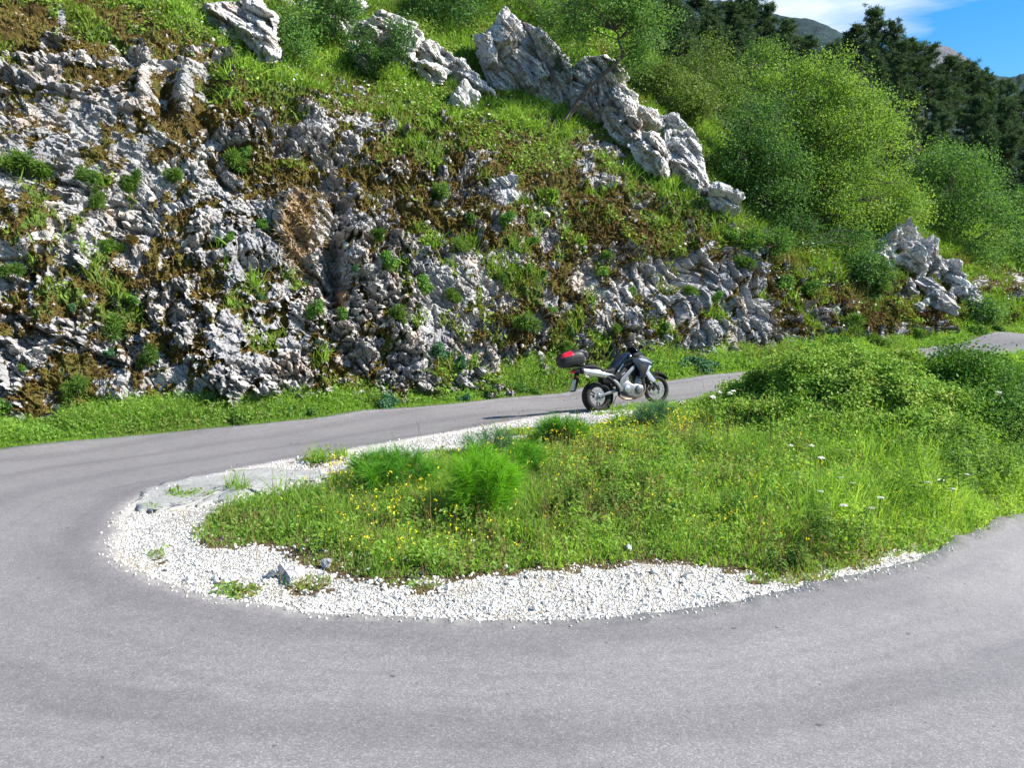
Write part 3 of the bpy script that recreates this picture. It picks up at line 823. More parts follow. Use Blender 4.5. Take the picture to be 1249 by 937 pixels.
def scatter_ground(n, test, x0=-6, x1=16, y0=6.5, y1=27):
    x = R.uniform(x0, x1, n); y = R.uniform(y0, y1, n)
    k = test(x, y); x, y = x[k], y[k]
    return np.stack([x, y, gzs(x, y)], 1)
isl_poly = INN[:, :2].tolist()
def in_island(x, y): return in_poly(x, y, isl_poly) & ~in_poly(x, y, ROADE.tolist())
def on_gravel(x, y):
    return in_island(x, y) & ~meadow(x, y, gzs(x, y))
P = scatter_ground(190000, on_gravel)
u, v = proj(P)
dn = sstep(.25, .6, fbm(P[:, 0] * 1.4, P[:, 1] * 1.4, 91, 4, .6) + .22 * (v > 690))
keep = (R.random(len(P)) < .30 + .7 * dn)
P = P[keep]; u, v = u[keep], v[keep]
S_ = np.exp(R.normal(-4.4, .45, len(P))) * (1 + .25 * (v > 700))
P[:, 2] += S_ * .12
bag = Bag()
V_, T_ = stones(P, S_, R); bag.add(V_, T_, np.repeat(R.beta(2.6, 1.3, len(P)), 12))
P = scatter_ground(60000, lambda x, y: in_island(x, y) & meadow(x, y, gzs(x, y)))          # stones between the first weeds
u, v = proj(P)
keep = (R.random(len(P)) < .5 * np.exp(-np.maximum(0, np.interp(u, [250, 380, 470, 960, 1300], [668, 670, 708, 706, 640]) - v) / 14))
P = P[keep]; S_ = np.exp(R.normal(-3.9, .4, len(P)))
V_, T_ = stones(P, S_, R); bag.add(V_, T_, np.repeat(R.beta(2.2, 1.3, len(P)), 12))
# a few chips thrown onto the asphalt along the inner edge
ii_ = R.integers(int(NS * .22), int(NS * .86), 700); ff = np.abs(R.normal(0, .07, 700))
P = inn_w[ii_] + dirw[ii_] * ff[:, None]; P[:, 2] = gz(P[:, 0], P[:, 1]) + .006
V_, T_ = stones(P, np.exp(R.normal(-4.5, .35, len(P))), R); bag.add(V_, T_, np.repeat(R.beta(2.2, 1.4, len(P)), 12))
tag(bag.build('gravel', M['stone']), kind='stuff')
print('stones', bag.n / 12)

for (u_, v_, w_, h_, lab) in ((357, 702, 36, 13, 'cracked white boulder on the gravel at the front left of the island'), (329, 703, 20, 10, 'brownish weathered rock between the white boulder and the road'),
                              (268, 708, 28, 12, 'flat pale rock at the gravel edge on the left of the bend'), (395, 690, 16, 14, 'small white rock in front of the meadow weeds, right of the cracked boulder'),
                              (768, 672, 8, 6, 'lone white stone among the grass above the front gravel')):
    p = atz(u_, v_, 0); p = atz(u_, v_ + h_ * .3, float(gzs(*p[:2])))
    V_, Q_ = slab_rock(p + [0, .1, .02], np.array([w_, w_ * .9, h_]) * p[1] / F * .62, Euler((.1, .1, u_)), int(u_), 22, crackamp=.012, beds=(.09, 30))
    tag(mesh_np('boulder', V_, Q_, M['gravel_rock'] if 'gravel_rock' in M else M['outcrop']), lab, 'boulder')

# broken slab of old asphalt lying in the gravel at the bend
pl = [(166, 600), (205, 590), (262, 581), (330, 577), (408, 583), (404, 588), (370, 592), (345, 601), (300, 606), (262, 609), (225, 613), (190, 618), (172, 616)]
pw_ = np.array([atz(a, b, .27) for a, b in pl]); pw_[:, 2] = gzs(pw_[:, 0], pw_[:, 1])
rings = []
c_ = pw_.mean(0)
n_p = 160
per = cr(np.concatenate([pw_, pw_[:1]]), np.linspace(0, len(pl), n_p + 1)[:-1] * .9999)
per[:, :2] += (np.stack([fbm(np.arange(n_p) * .37, np.zeros(n_p), 1), fbm(np.arange(n_p) * .37, np.zeros(n_p), 2)], 1) - .5) * .22
for k in np.linspace(1, .02, 14):
    q = c_ + (per - c_) * k; q[:, 2] = gzs(q[:, 0], q[:, 1]) + .035 + .012 * (1 - k); rings.append(q)
low = per.copy(); low[:, 2] = gzs(per[:, 0], per[:, 1]) - .06
rings = [low] + rings
ii = np.arange(len(rings) * n_p).reshape(len(rings), n_p); jj = np.roll(ii, -1, 1)
M['patch'] = make_asphalt('old_asphalt', (.31, .305, .285), (.42, .415, .39))
tag(mesh_np('pavement', np.concatenate(rings), np.stack([ii[:-1], jj[:-1], jj[1:], ii[1:]], -1).reshape(-1, 4)[:, ::-1], M['patch'], {'lane': np.zeros(len(rings) * n_p), 'edge': np.zeros(len(rings) * n_p)}, True), kind='structure')
# ================================================================ ground vegetation
def updir(n, rg, spread, lean=(0, 0, 1)):
    return norm(np.asarray(lean) + rg.normal(size=(n, 3)) * spread)

# island meadow
P = scatter_ground(620000, lambda x, y: in_island(x, y) & meadow(x, y, gzs(x, y)), -5, 17, 7.4, 28)
u, v = proj(P)
ht = .10 + .20 * sstep(.32, .72, fbm(P[:, 0] * .8, P[:, 1] * .8, 201, 4, .6)) + .16 * sstep(.46, .64, fbm(P[:, 0] * 2.1, P[:, 1] * 2.1, 206, 3, .6))
front = np.interp(u, [225, 300, 380, 470, 960, 1100, 1300], [672, 672, 690, 716, 714, 682, 640])
ht *= sstep(-5, 75, front - v) * .82 + .18
ht *= (1 + .5 * sstep(880, 980, u)) * (1 - .5 * sstep(60, 0, v - np.interp(u, [600, 700, 800, 900, 1000], [548, 520, 500, 482, 440])))
dens = sstep(.18, .45, fbm(P[:, 0] * 1.7, P[:, 1] * 1.7, 205, 4, .6) + .16 * sstep(0, 60, front - v) + .1 * (u > 820))
keep = R.random(len(P)) < dens * np.interp(P[:, 1], [8, 13, 25], [1, .85, .4])
P, u, v, ht, front = P[keep], u[keep], v[keep], ht[keep], front[keep]
tn = .60 + .75 * (fbm(P[:, 0] * .9, P[:, 1] * .9, 211, 4, .6) - .5) + R.normal(0, .17, len(P))
tn -= .24 * sstep(34, 0, front - v) + .34 * np.exp(-((u - 700) / 95) ** 2 - ((v - 625) / 40) ** 2) + .22 * np.exp(-((u - 430) / 80) ** 2 - ((v - 620) / 26) ** 2)
tn += .22 * np.exp(-((u - 640) / 60) ** 2 - ((v - 660) / 30) ** 2) + .25 * sstep(1080, 1160, u) * (1 - sstep(1240, 1300, u))
n = len(P)
L_ = ht * R.uniform(.45, 1.35, n)
V_, T_ = blades(P, updir(n, R, .33), L_, .006 + .009 * R.random(n), .5, R)
bag = Bag(); bag.add(V_, T_, np.repeat(np.clip(tn, 0, 1), 5))
# broad-leaved weeds mixed in
wp = fbm(P[:, 0] * 1.1, P[:, 1] * 1.1, 231, 4, .6)
k = R.random(n) < .15 + .6 * sstep(.42, .62, wp)
Pw = P[k]; hw = L_[k][:, None]
Nw = norm(R.normal(size=(len(Pw), 3)) * .7 + [.1, -.1, .9])
Vw, Tw = leaves(Pw + R.uniform(0, 1, (len(Pw), 1)) * hw * [0, 0, .95] + R.normal(0, .05, (len(Pw), 3)) * [1, 1, .3], Nw, R.uniform(.025, .075, len(Pw)) * (1 + .35 * sstep(.5, .66, wp[k])), R, .5)
bag.add(Vw, Tw, np.repeat(np.clip(tn[k] + .08 - .35 * sstep(.52, .66, wp[k]), 0, 1), 4))
# rank herbs standing in clumps above the grass
hc = scatter_ground(5200, lambda x, y: in_island(x, y) & meadow(x, y, gzs(x, y)), -4, 11, 8.2, 21)
hu, hv = proj(hc); hfront = np.interp(hu, [225, 300, 380, 470, 960, 1100, 1300], [672, 672, 690, 716, 714, 682, 640])
hk = (fbm(hc[:, 0] * 1.0, hc[:, 1] * 1.0, 241, 4, .6) + .10 * sstep(700, 900, hu) > .50) & (hfront - hv > 14) & (R.random(len(hc)) < .34) & ~((hv < np.interp(hu, [400, 640, 720, 800, 900], [640, 575, 540, 530, 500])))
hc, hu = hc[hk], hu[hk]
for q_ in range(len(hc)):
    m_ = int(R.integers(35, 90)); H_ = R.uniform(.22, .46) * (1 + .35 * float(sstep(700, 950, hu[q_]))); rr_ = R.uniform(.10, .24)
    f_ = R.random((m_, 1)); d_ = norm(R.normal(size=(m_, 3)) * [1, 1, .2])
    Pq = hc[q_] + d_ * rr_ * (.35 + .65 * np.sin(f_ * 2.6)) * R.uniform(.4, 1, (m_, 1)) + f_ * [0, 0, H_]
    Vw, Tw = leaves(Pq, norm(d_ * .4 + R.normal(0, .45, (m_, 3)) + [0, 0, .8]), R.uniform(.03, .075) * R.uniform(.7, 1.3, m_), R, R.uniform(.3, .65))
    bag.add(Vw, Tw, np.repeat(np.clip(R.uniform(.2, .85) + .25 * (f_[:, 0] - .5) + R.normal(0, .08, m_), 0, 1), 4))
print('herb clumps', len(hc))
tag(bag.build('grass', M['grass']), kind='stuff'); print('meadow blades', n, len(Pw))

# dry stalks and yellow flowers over the meadow
def meadow_pts(spots, extra=0):
    out = []
    for (a, b, ra, rb, m) in spots:
        uu = R.normal(a, ra, m); vv = R.normal(b, rb, m)
        for x_, y_ in zip(uu, vv):
            p = atz(x_, y_ + 6, .4)
            for _ in range(3): p = atz(x_, y_ + 6, float(gzs(p[0], p[1])) + .02)
            out.append(p)
    return np.array(out)
fl = meadow_pts([(425, 590, 24, 8, 130), (470, 610, 40, 12, 60), (700, 545, 40, 8, 80), (755, 540, 30, 8, 90), (825, 530, 22, 8, 90), (740, 560, 60, 16, 60), (560, 650, 70, 22, 90), (655, 610, 60, 30, 50),
                  (610, 560, 30, 14, 50), (930, 600, 60, 40, 60), (1050, 640, 60, 22, 60), (1180, 600, 40, 18, 40), (890, 640, 50, 22, 40), (450, 655, 50, 18, 50), (510, 690, 60, 8, 40)])
ok = in_island(fl[:, 0], fl[:, 1]) & meadow(fl[:, 0], fl[:, 1], gzs(fl[:, 0], fl[:, 1])); fl = fl[ok]
n = len(fl)
hf = R.uniform(.22, .46, n)
top = fl + np.stack([R.normal(0, .05, n), R.normal(0, .05, n), hf], 1)
bag = Bag()
Nf = norm(R.normal(size=(n, 3)) * .5 + [.1, -.5, .8])
for k in range(3):
    Vw, Tw = leaves(top + R.normal(0, .012, (n, 3)), norm(Nf + R.normal(0, .4, (n, 3))), R.uniform(.012, .026, n), R, .85); bag.add(Vw, Tw, R.random(len(Vw)))
tag(bag.build('yellow_wildflowers', M['yellow']), kind='stuff')
V_, T_ = blades(fl, norm(top - fl), hf, .005, .05, R)
bag = Bag(); bag.add(V_, T_, .4)
ds = meadow_pts([(700, 620, 100, 40, 380), (640, 540, 80, 14, 110), (880, 560, 40, 40, 120), (1000, 660, 70, 25, 400), (560, 640, 120, 40, 400), (590, 508, 16, 6, 30)])
ok = in_island(ds[:, 0], ds[:, 1]); ds = ds[ok]
V_, T_ = blades(ds, updir(len(ds), R, .2), R.uniform(.3, .68, len(ds)), .006, .35, R); bag.add(V_, T_, .03)
k = R.random(len(ds)) < .8
tips = ds[k] + [0, 0, .40]
Vw, Tw = leaves(tips + R.normal(0, .05, tips.shape), norm(R.normal(size=tips.shape)), .045, R, .35); bag.add(Vw, Tw, .02)
tag(bag.build('dry_stalks', M['dry']), kind='stuff')

# verge along the foot of the rock face (a strip of ground sheet between road and rock) and the outer verges
def verge_pts(n, s0, s1, w):
    s = R.uniform(s0, s1, n); i = np.clip((s / (len(sec) - 1) * (NS - 1)).astype(int), 0, NS - 2)
    f = R.random(n) ** 1.15 * w
    p = out_w[i] + dirw[i] * f[:, None]
    p[:, :2] += (out_w[i + 1] - out_w[i])[:, :2] * R.random((n, 1))
    return p, f
P, f = verge_pts(230000, .6, 8.6, 3.0)
P[:, 2] = gzs(P[:, 0], P[:, 1]) - .02
k = (P[:, 0] > -14) & (P[:, 0] < 30); P, f = P[k], f[k]
hgt = (.07 + .34 * sstep(.1, 1.0, f) * sstep(.3, .65, fbm(P[:, 0] * .9, P[:, 1] * .9, 301, 4, .6)) + .08 * sstep(.1, .5, f)) * (1 - .25 * sstep(6, 9, P[:, 0]))
n = len(P)
tn = .5 + .8 * (fbm(P[:, 0] * .7, P[:, 1] * .7, 303, 4) - .5) + R.normal(0, .16, n)
V_, T_ = blades(P, updir(n, R, .4), hgt * R.uniform(.5, 1.4, n), .012 + .012 * R.random(n), .5, R)
bag = Bag(); bag.add(V_, T_, np.repeat(np.clip(tn, 0, 1), 5))
k = (R.random(n) < .45) & (f > .25); Pw = P[k]
Vw, Tw = leaves(Pw + R.uniform(0, 1, (len(Pw), 1)) * hgt[k][:, None] * [0, 0, 1.1] + R.normal(0, .04, Pw.shape), norm(R.normal(size=Pw.shape) * .7 + [.2, -.4, .8]), R.uniform(.04, .10, len(Pw)), R, .55)
bag.add(Vw, Tw, np.repeat(np.clip(tn[k] - .1, 0, 1), 4))
# grass of the bank between the two legs, right of the frame, and beyond the outer edge
x = R.uniform(10, 30, 60000); y = R.uniform(12, 31, 60000); k = in_island(x, y)
P = np.stack([x[k], y[k], gzs(x[k], y[k])], 1)
V_, T_ = blades(P, updir(len(P), R, .4), R.uniform(.2, .55, len(P)), .02, .5, R); bag.add(V_, T_, np.repeat(np.clip(R.normal(.6, .2, len(P)), 0, 1), 5))
P, f = verge_pts(26000, 8.6, 24, 3.5); P[:, 2] = gzs(P[:, 0], P[:, 1])
V_, T_ = blades(P, updir(len(P), R, .4), R.uniform(.1, .35, len(P)), .014, .5, R); bag.add(V_, T_, np.repeat(np.clip(R.normal(.5, .2, len(P)), 0, 1), 5))
tag(bag.build('verge_grass', M['grass']), kind='stuff')

# ---------------------------------------------------------------- grass and moss on the hillside
e1 = np.linalg.norm(np.gradient(H, axis=1), axis=-1); e0 = np.linalg.norm(np.gradient(H, axis=0), axis=-1)
area = e1 * e0
vis = (HU > -90) & (HU < 1330) & (HV > -60) & (tt > 1.0)
def scatter_hill(n, wgt):
    w_ = (wgt * area * vis).ravel(); w_ = np.cumsum(w_); w_ /= w_[-1]
    i = np.searchsorted(w_, R.random(n)); r, c = np.unravel_index(np.minimum(i, len(w_) - 1), H.shape[:2])
    r2, c2 = np.minimum(r + 1, NROW - 1), np.minimum(c + 1, NCOL - 1)
    a, b = R.random((n, 1)), R.random((n, 1))
    return H[r, c] + (H[r2, c] - H[r, c]) * a + (H[r, c2] - H[r, c]) * b, HN[r, c], r, c
hold = sstep(.05, .45, HN[..., 2])                                    # plants hold on ledges, not on overhangs
gw = green * sstep(.45, .8, veg_s) * hold
P, N_, r, c = scatter_hill(260000, gw + .0)
n = len(P)
big = fbm(pp[r, c] * .5, qq[r, c] * .5, 401, 4, .6); small_ = fbm(pp[r, c] * 2.2, qq[r, c] * 2.2, 402, 3)
hg = (.10 + .26 * sstep(.35, .65, small_)) * (1 + .3 * sstep(.45, .65, big))
tn = .50 + 1.1 * (big - .5) + .5 * (small_ - .5) + R.normal(0, .14, n)
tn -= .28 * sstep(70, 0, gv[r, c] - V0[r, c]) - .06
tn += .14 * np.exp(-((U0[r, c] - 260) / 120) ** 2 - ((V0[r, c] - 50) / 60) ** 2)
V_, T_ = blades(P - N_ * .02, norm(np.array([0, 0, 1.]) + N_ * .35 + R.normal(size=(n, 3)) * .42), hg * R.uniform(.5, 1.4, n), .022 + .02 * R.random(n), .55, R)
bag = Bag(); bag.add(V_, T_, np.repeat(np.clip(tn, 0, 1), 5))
P, N_, r, c = scatter_hill(90000, gw * sstep(.46, .6, fbm(pp * .8, qq * .8, 404, 4, .6)))          # broader herbs in patches
n = len(P)
Vw, Tw = leaves(P + N_ * R.uniform(0, .24, (n, 1)), norm(R.normal(size=(n, 3)) * .6 + N_ + [.2, -.2, .4]), R.uniform(.06, .15, n), R, .6)
bag.add(Vw, Tw, np.repeat(np.clip(R.normal(.45, .2, n), 0, 1), 4))
tag(bag.build('hillside_grass', M['hillgrass']), kind='stuff')
mw_ = sstep(.42, .62, veg_s) * (1 - .75 * green) * hold
P, N_, r, c = scatter_hill(260000, mw_)
n = len(P)
tn = .4 + 1.2 * (fbm(pp[r, c] * .9, qq[r, c] * .9, 411, 4, .6) - .5) + R.normal(0, .15, n)
V_, T_ = blades(P - N_ * .02, norm(np.array([0, 0, .6]) + N_ * .7 + R.normal(size=(n, 3)) * .6), R.uniform(.04, .12, n), .02 + .018 * R.random(n), .6, R)
bag = Bag(); bag.add(V_, T_, np.repeat(np.clip(tn, 0, 1), 5))
tag(bag.build('moss', M['moss']), kind='stuff')
P, N_, r, c = scatter_hill(16000, mw_ + .3 * gw)
V_, T_ = blades(P, norm(np.array([0, 0, 1.]) + N_ * .3 + R.normal(size=P.shape) * .5), R.uniform(.12, .32, len(P)), .012, .6, R)
bag = Bag(); bag.add(V_, T_, np.repeat(R.random(len(P)) * .6, 5)); 
P, N_, r, c = scatter_hill(1300, np.exp(-((U0 - 362) / 22) ** 2 - ((V0 - 285) / 36) ** 2))
V_, T_ = blades(P, norm(np.array([.2, 0, .3]) + N_ * .8 + R.normal(size=P.shape) * .5), R.uniform(.10, .22, len(P)), .02, .7, R); bag.add(V_, T_, np.repeat(R.random(len(P)) * .6, 5))
tag(bag.build('withered_grass', M['dry']), kind='stuff')
P, N_, r, c = scatter_hill(900, gw * sstep(.5, .62, fbm(pp * .35, qq * .35, 421, 3)))
Vw, Tw = leaves(P + [0, 0, .24], norm(R.normal(size=P.shape) * .4 + [.2, -.6, .8]), R.uniform(.05, .10, len(P)), R, .9)
bag = Bag(); bag.add(Vw, Tw, R.random(len(Vw))); tag(bag.build('white_wildflowers', M['white']), kind='stuff')
# loose stones stuck in the moss
P, N_, r, c = scatter_hill(1100, sstep(.3, .6, veg_s) * (1 - .85 * green) * sstep(.42, .6, fbm(pp * .7, qq * .7, 431, 4)))
S_ = np.exp(R.normal(-2.95, .45, len(P)))
V_, T_ = stones(P + N_ * S_[:, None] * .3, S_, R); bag = Bag(); bag.add(V_, T_, np.repeat(R.beta(1.6, 2.6, len(P)) * .38, 12)); tag(bag.build('loose_stones', M['stone']), kind='stuff')

# ================================================================ single plants
def dome(rg, n, flat=.75):
    d = norm(rg.normal(size=(n, 3))); d[:, 2] = np.abs(d[:, 2]) * flat; return d
def cushion_mesh(seed, kind, mat, n=1500):
    """a small shrub of unit radius"""
    rg = np.random.default_rng(seed); bag = Bag()
    nl = 8
    cen = dome(rg, nl) * rg.uniform(.2, .72, (nl, 1)); rad = rg.uniform(.26, .5, nl)
    w = rg.integers(0, nl, n); d = norm(rg.normal(size=(n, 3)) + [0, 0, .35])
    if kind == 'needle':
        P = cen[w] + d * (rad[w] * rg.uniform(.35, .8, n))[:, None]
        V, T = blades(P, norm(d + rg.normal(0, .35, (n, 3)) + [0, 0, .2]), rg.uniform(.18, .42, n), rg.uniform(.035, .06, n), .4, rg)
        t = np.repeat(np.clip(.5 + .25 * (w % 3 - 1) + rg.normal(0, .16, n), 0, 1), 5)
    else:
        P = cen[w] + d * (rad[w] * rg.uniform(.45, 1.05, n))[:, None]
        V, T = leaves(P, norm(d * .6 + rg.normal(0, .6, (n, 3)) + [0, 0, .3]), rg.uniform(.10, .24, n), rg, .6)
        t = np.repeat(np.clip(.5 + .22 * (w % 3 - 1) + rg.normal(0, .17, n), 0, 1), 4)
    bag.add(V, T, t)
    st = [tube([(0, 0, -.25), tuple(c * .5), tuple(c)], [.05, .03, .012], 5) for c in cen]
    for V, T in st: bag.add(V, T, 0.)
    o = bag.build('rock_shrub', mat)
    return o
PROTO = {}
def shrub(kind, mat, u, v, r, label, name='shrub', cat='shrub', group=None, pos=None, nrm=None, sq=1.):
    key = (kind, mat, (int(u) * 7 + int(v)) % 3)
    if pos is None: pos, nrm = hill_at(u, v)
    if key not in PROTO:
        o = cushion_mesh(hash(key[2]) + len(PROTO) * 13, kind, M[mat], 1500 if kind == 'needle' else 1300); PROTO[key] = o
    else:
        o = PROTO[key].copy(); COL.objects.link(o)
    o.name = name
    s = r * pos[1] / F
    ax = norm(np.asarray(nrm) * .8 + [0, 0, .6])
    q = Vector(ax).to_track_quat('Z', 'Y')
    o.rotation_mode = 'QUATERNION'; o.rotation_quaternion = q @ Euler((0, 0, (u * 1.7 + v) % 6.28)).to_quaternion()
    o.location = Vector(pos) - Vector(ax) * s * .12
    o.scale = (s * (1 + .2 * math.sin(u)), s * (1 + .2 * math.cos(v)), s * sq)
    tag(o, label, cat, group)
    return o

GF = 'small shrubs growing out of the rock face'
for (u, v, r, kind, mat, lab) in [
    (33, 204, 25, 'needle', 'cushion', 'largest round cushion shrub on pale rock high at the far left edge'),
    (162, 220, 17, 'needle', 'cushion', 'left one of two cushion shrubs on a ledge at upper left'),
    (211, 213, 16, 'needle', 'cushion', 'right one of two cushion shrubs on a ledge at upper left'),
    (106, 214, 17, 'needle', 'cushion', 'loose yellowish green shrub hanging left of the pair of cushion shrubs'),
    (122, 240, 12, 'needle', 'cushion', 'small tuft just below the loose yellowish shrub on the upper left face'),
    (138, 299, 17, 'needle', 'cushion', 'dull green tuft halfway up the left part of the rock face'),
    (166, 290, 11, 'needle', 'moss', 'olive brown tuft right of the dull green tuft on the left face'),
    (18, 328, 18, 'needle', 'cushion', 'upright grassy tuft at the left edge of the picture, halfway up the rock'),
    (86, 378, 9, 'leaf', 'bluebush', 'tiny dark leafy plant alone on the left rock face'),
    (160, 368, 14, 'leaf', 'bush', 'leafy green plant above the long tuft on the left rock face'),
    (146, 402, 20, 'needle', 'cushion', 'long hanging tuft low on the left rock face'),
    (131, 432, 11, 'leaf', 'bluebush', 'small bluish plant below the long hanging tuft'),
    (182, 434, 16, 'needle', 'cushion', 'olive tuft right of the small bluish plant on the lower left face'),
    (90, 473, 16, 'needle', 'cushion', 'dark olive tuft low on the rock near the left verge'),
    (29, 448, 8, 'leaf', 'bush', 'tiny green sprig low on the rock at far left'),
    (4, 500, 17, 'leaf', 'bush', 'leafy clump at the foot of the rock cut by the left picture edge'),
    (325, 273, 12, 'leaf', 'bush', 'round bright plant above the tan withered grass'),
    (286, 287, 10, 'leaf', 'bush', 'small bright leafy plant left of the tan withered grass'),
    (320, 360, 11, 'leaf', 'bluebush', 'round dark green plant on bare rock left of the deep crevice'),
    (385, 379, 15, 'leaf', 'bush', 'leafy round bush at the bottom of the deep crevice'),
    (415, 385, 12, 'leaf', 'bush', 'bush just right of the round one at the crevice foot'),
    (432, 330, 9, 'leaf', 'bluebush', 'small bush clinging to the right wall of the crevice'),
    (292, 200, 18, 'needle', 'cushion', 'greyish green heath tuft under the mossy overhang left of the crevice'),
    (303, 187, 9, 'leaf', 'bush', 'small leafy plant on the mossy overhang left of the crevice'),
    (466, 285, 11, 'needle', 'cushion', 'small tuft at the lower edge of the mossy slope right of the crevice'),
    (520, 348, 19, 'leaf', 'bush', 'leafy bush in the middle of the rock face'),
    (488, 380, 18, 'needle', 'cushion', 'bright low cushion below and left of the central leafy bush'),
    (553, 357, 13, 'needle', 'cushion', 'yellowish tuft right of the central leafy bush'),
    (475, 318, 18, 'leaf', 'bush', 'straggling bush above the central cushion'),
    (560, 297, 12, 'needle', 'cushion', 'grey green round plant above the central leafy bush'),
    (572, 271, 12, 'leaf', 'bush', 'bright round plant on the brown moss in the centre of the slope'),
    (538, 232, 14, 'needle', 'cushion', 'hazy grey green tuft on the moss below the meadow slope'),
    (622, 262, 14, 'leaf', 'bush', 'leafy plant under the standing stone flake'),
    (652, 292, 14, 'leaf', 'bush', 'broad bright plant above the streaked grey rock'),
    (646, 325, 9, 'leaf', 'bush', 'small bright plant below the broad one over the streaked rock'),
    (612, 336, 10, 'needle', 'cushion', 'small tuft on brown moss near the middle of the face'),
    (666, 330, 7, 'leaf', 'bush', 'tiny sprig on streaked grey rock, left of the steep slabs'),
    (738, 332, 9, 'leaf', 'bush', 'small bush at the top of the grey slabs above the motorcycle'),
    (772, 352, 9, 'leaf', 'bush', 'lone bright tuft among the grey slabs right above the motorcycle'),
    (745, 310, 10, 'needle', 'cushion', 'upright tuft at the moss edge above the motorcycle'),
    (645, 395, 20, 'needle', 'cushion', 'tall loose plant hanging over the lower face left of the motorcycle'),
    (541, 430, 22, 'leaf', 'bluebush', 'blue green leafy shrub in the shaded hollow of the lower face'),
    (562, 445, 14, 'leaf', 'bluebush', 'blue green shrub right beside the hollow, lower one of the two'),
    (676, 376, 9, 'leaf', 'bush', 'small plant on the lower grey rock, upper left of the motorcycle'),
    (690, 420, 11, 'needle', 'cushion', 'light tuft on the rock just above the motorcycle top box'),
    (756, 398, 9, 'needle', 'cushion', 'feathery tuft on the rock above the motorcycle windscreen'),
    (811, 398, 12, 'leaf', 'bush', 'leafy plant on the grey slabs right of the motorcycle'),
    (845, 352, 12, 'needle', 'cushion', 'tuft between the steep slabs near the right end of the face'),
    (880, 364, 10, 'leaf', 'bush', 'small bush among steep slabs at the right end of the face'),
    (905, 320, 14, 'needle', 'cushion', 'yellow green tuft below the white boulder chain'),
    (895, 285, 14, 'leaf', 'bush', 'green plant just under the squarish white boulder'),
    (958, 340, 14, 'leaf', 'bush', 'dark leafy bush on mossy rock below the big bright tree'),
    (988, 352, 15, 'leaf', 'bush', 'mid green bush on the brown slope under the big bright tree'),
    (1044, 396, 17, 'needle', 'cushion', 'bright tufted plant above the verge right of the brown slope'),
    (1122, 402, 12, 'needle', 'cushion', 'low grassy tuft under the pale knoll on the right'),
    (1150, 318, 16, 'needle', 'cushion', 'grass clump growing on top of the pale knoll'),
    (1076, 345, 14, 'needle', 'cushion', 'bright tuft at the left foot of the pale knoll'),
    (668, 232, 12, 'needle', 'cushion', 'tuft on the brown moss left of the dark mossy boulder'),
    (730, 68, 0, '', '', ''), ]:
    if r: shrub(kind, mat, u, v, r * 1.0, lab, 'rock_shrub', 'shrub', GF)

GV = 'bushy plants along the foot of the rock face'
for (u, v, r, kind, mat, lab) in [
    (52, 535, 18, 'leaf', 'bush', 'low leafy plant at the road edge on the far left verge'), (105, 522, 17, 'leaf', 'bush', 'second low leafy plant on the left verge, under grey rock'),
    (158, 518, 20, 'leaf', 'bush', 'dense green clump on the left verge below the long hanging tuft'), (292, 492, 24, 'leaf', 'cushion', 'tall pale green clump at the rock foot left of the crevice'),
    (352, 477, 14, 'leaf', 'bluebush', 'blue green plant at the rock foot just left below the crevice'), (378, 480, 13, 'leaf', 'bush', 'low plant on the verge below the crevice'),
    (452, 450, 16, 'needle', 'cushion', 'soft mossy tuft in the grassy gully right of the crevice'), (474, 478, 21, 'leaf', 'bluebush', 'largest blue green clump on the verge in the middle of the road bend'),
    (430, 430, 18, 'leaf', 'bush', 'leafy plant with white flower heads in the gully'), (566, 480, 14, 'leaf', 'bluebush', 'blue green plant at the verge left of the motorcycle shadow'),
    (603, 466, 18, 'leaf', 'bush', 'bright leafy bush at the rock foot, left of the motorcycle'), (630, 455, 20, 'leaf', 'bush', 'taller leafy bush against the rock left of the motorcycle'),
    (652, 466, 12, 'leaf', 'bush', 'small bush nearest to the motorcycle rear'), (747, 420, 17, 'needle', 'cushion', 'bright green tuft seen above the motorcycle seat'),
    (775, 442, 0, 'leaf', 'bush', ''), (806, 420, 22, 'leaf', 'bush', 'dark leafy bush just right of the motorcycle windscreen'), (838, 434, 22, 'leaf', 'bluebush', 'leafy clump on the verge in front of the motorcycle'),
    (862, 446, 20, 'leaf', 'bluebush', 'blue green clump on the verge right of the motorcycle front wheel'), (900, 440, 16, 'leaf', 'bush', 'low clump on the verge at the end of the grey slabs'),
    (935, 432, 16, 'leaf', 'bush', 'leafy clump below the brown moss at the right end of the rock'), (985, 420, 20, 'leaf', 'bush', 'green bush on the verge behind the bramble thicket'),
    (1018, 402, 22, 'leaf', 'bush', 'bush on the verge below the big bright tree'), (1068, 404, 18, 'needle', 'cushion', 'grassy clump behind the bramble thicket, left of the visible road'),
    (1190, 395, 14, 'leaf', 'bush', 'small bush beside the road below the pale knoll'), (1215, 384, 14, 'leaf', 'cushion', 'light tuft beside the upper road near the right edge')]:
    if not r: continue
    p = at(u, v + r * .5, float(hill_at(u, min(v, np.interp(u, [b[0] for b in base_uvY], [b[1] for b in base_uvY]) - 6))[0][1]) - .5)
    for _ in range(30):
        if not in_poly(p[:1] + 0., p[1:2] - r * .8 * p[1] / F, ROADE.tolist())[0]: break
        p = p + np.array([p[0], p[1], 0]) * .006
    p[2] = float(gzs(p[0], p[1]))
    shrub(kind, mat, u, v, r, lab, 'verge_bush', 'bush', GV, p, np.array([0, -.2, 1]))
p, nrm = hill_at(912, 427)
o = shrub('leaf', 'purple', 912, 428, 7, 'small clump of purple flowers at the foot of the steep slabs', 'purple_flower', 'flower', None, p, nrm)

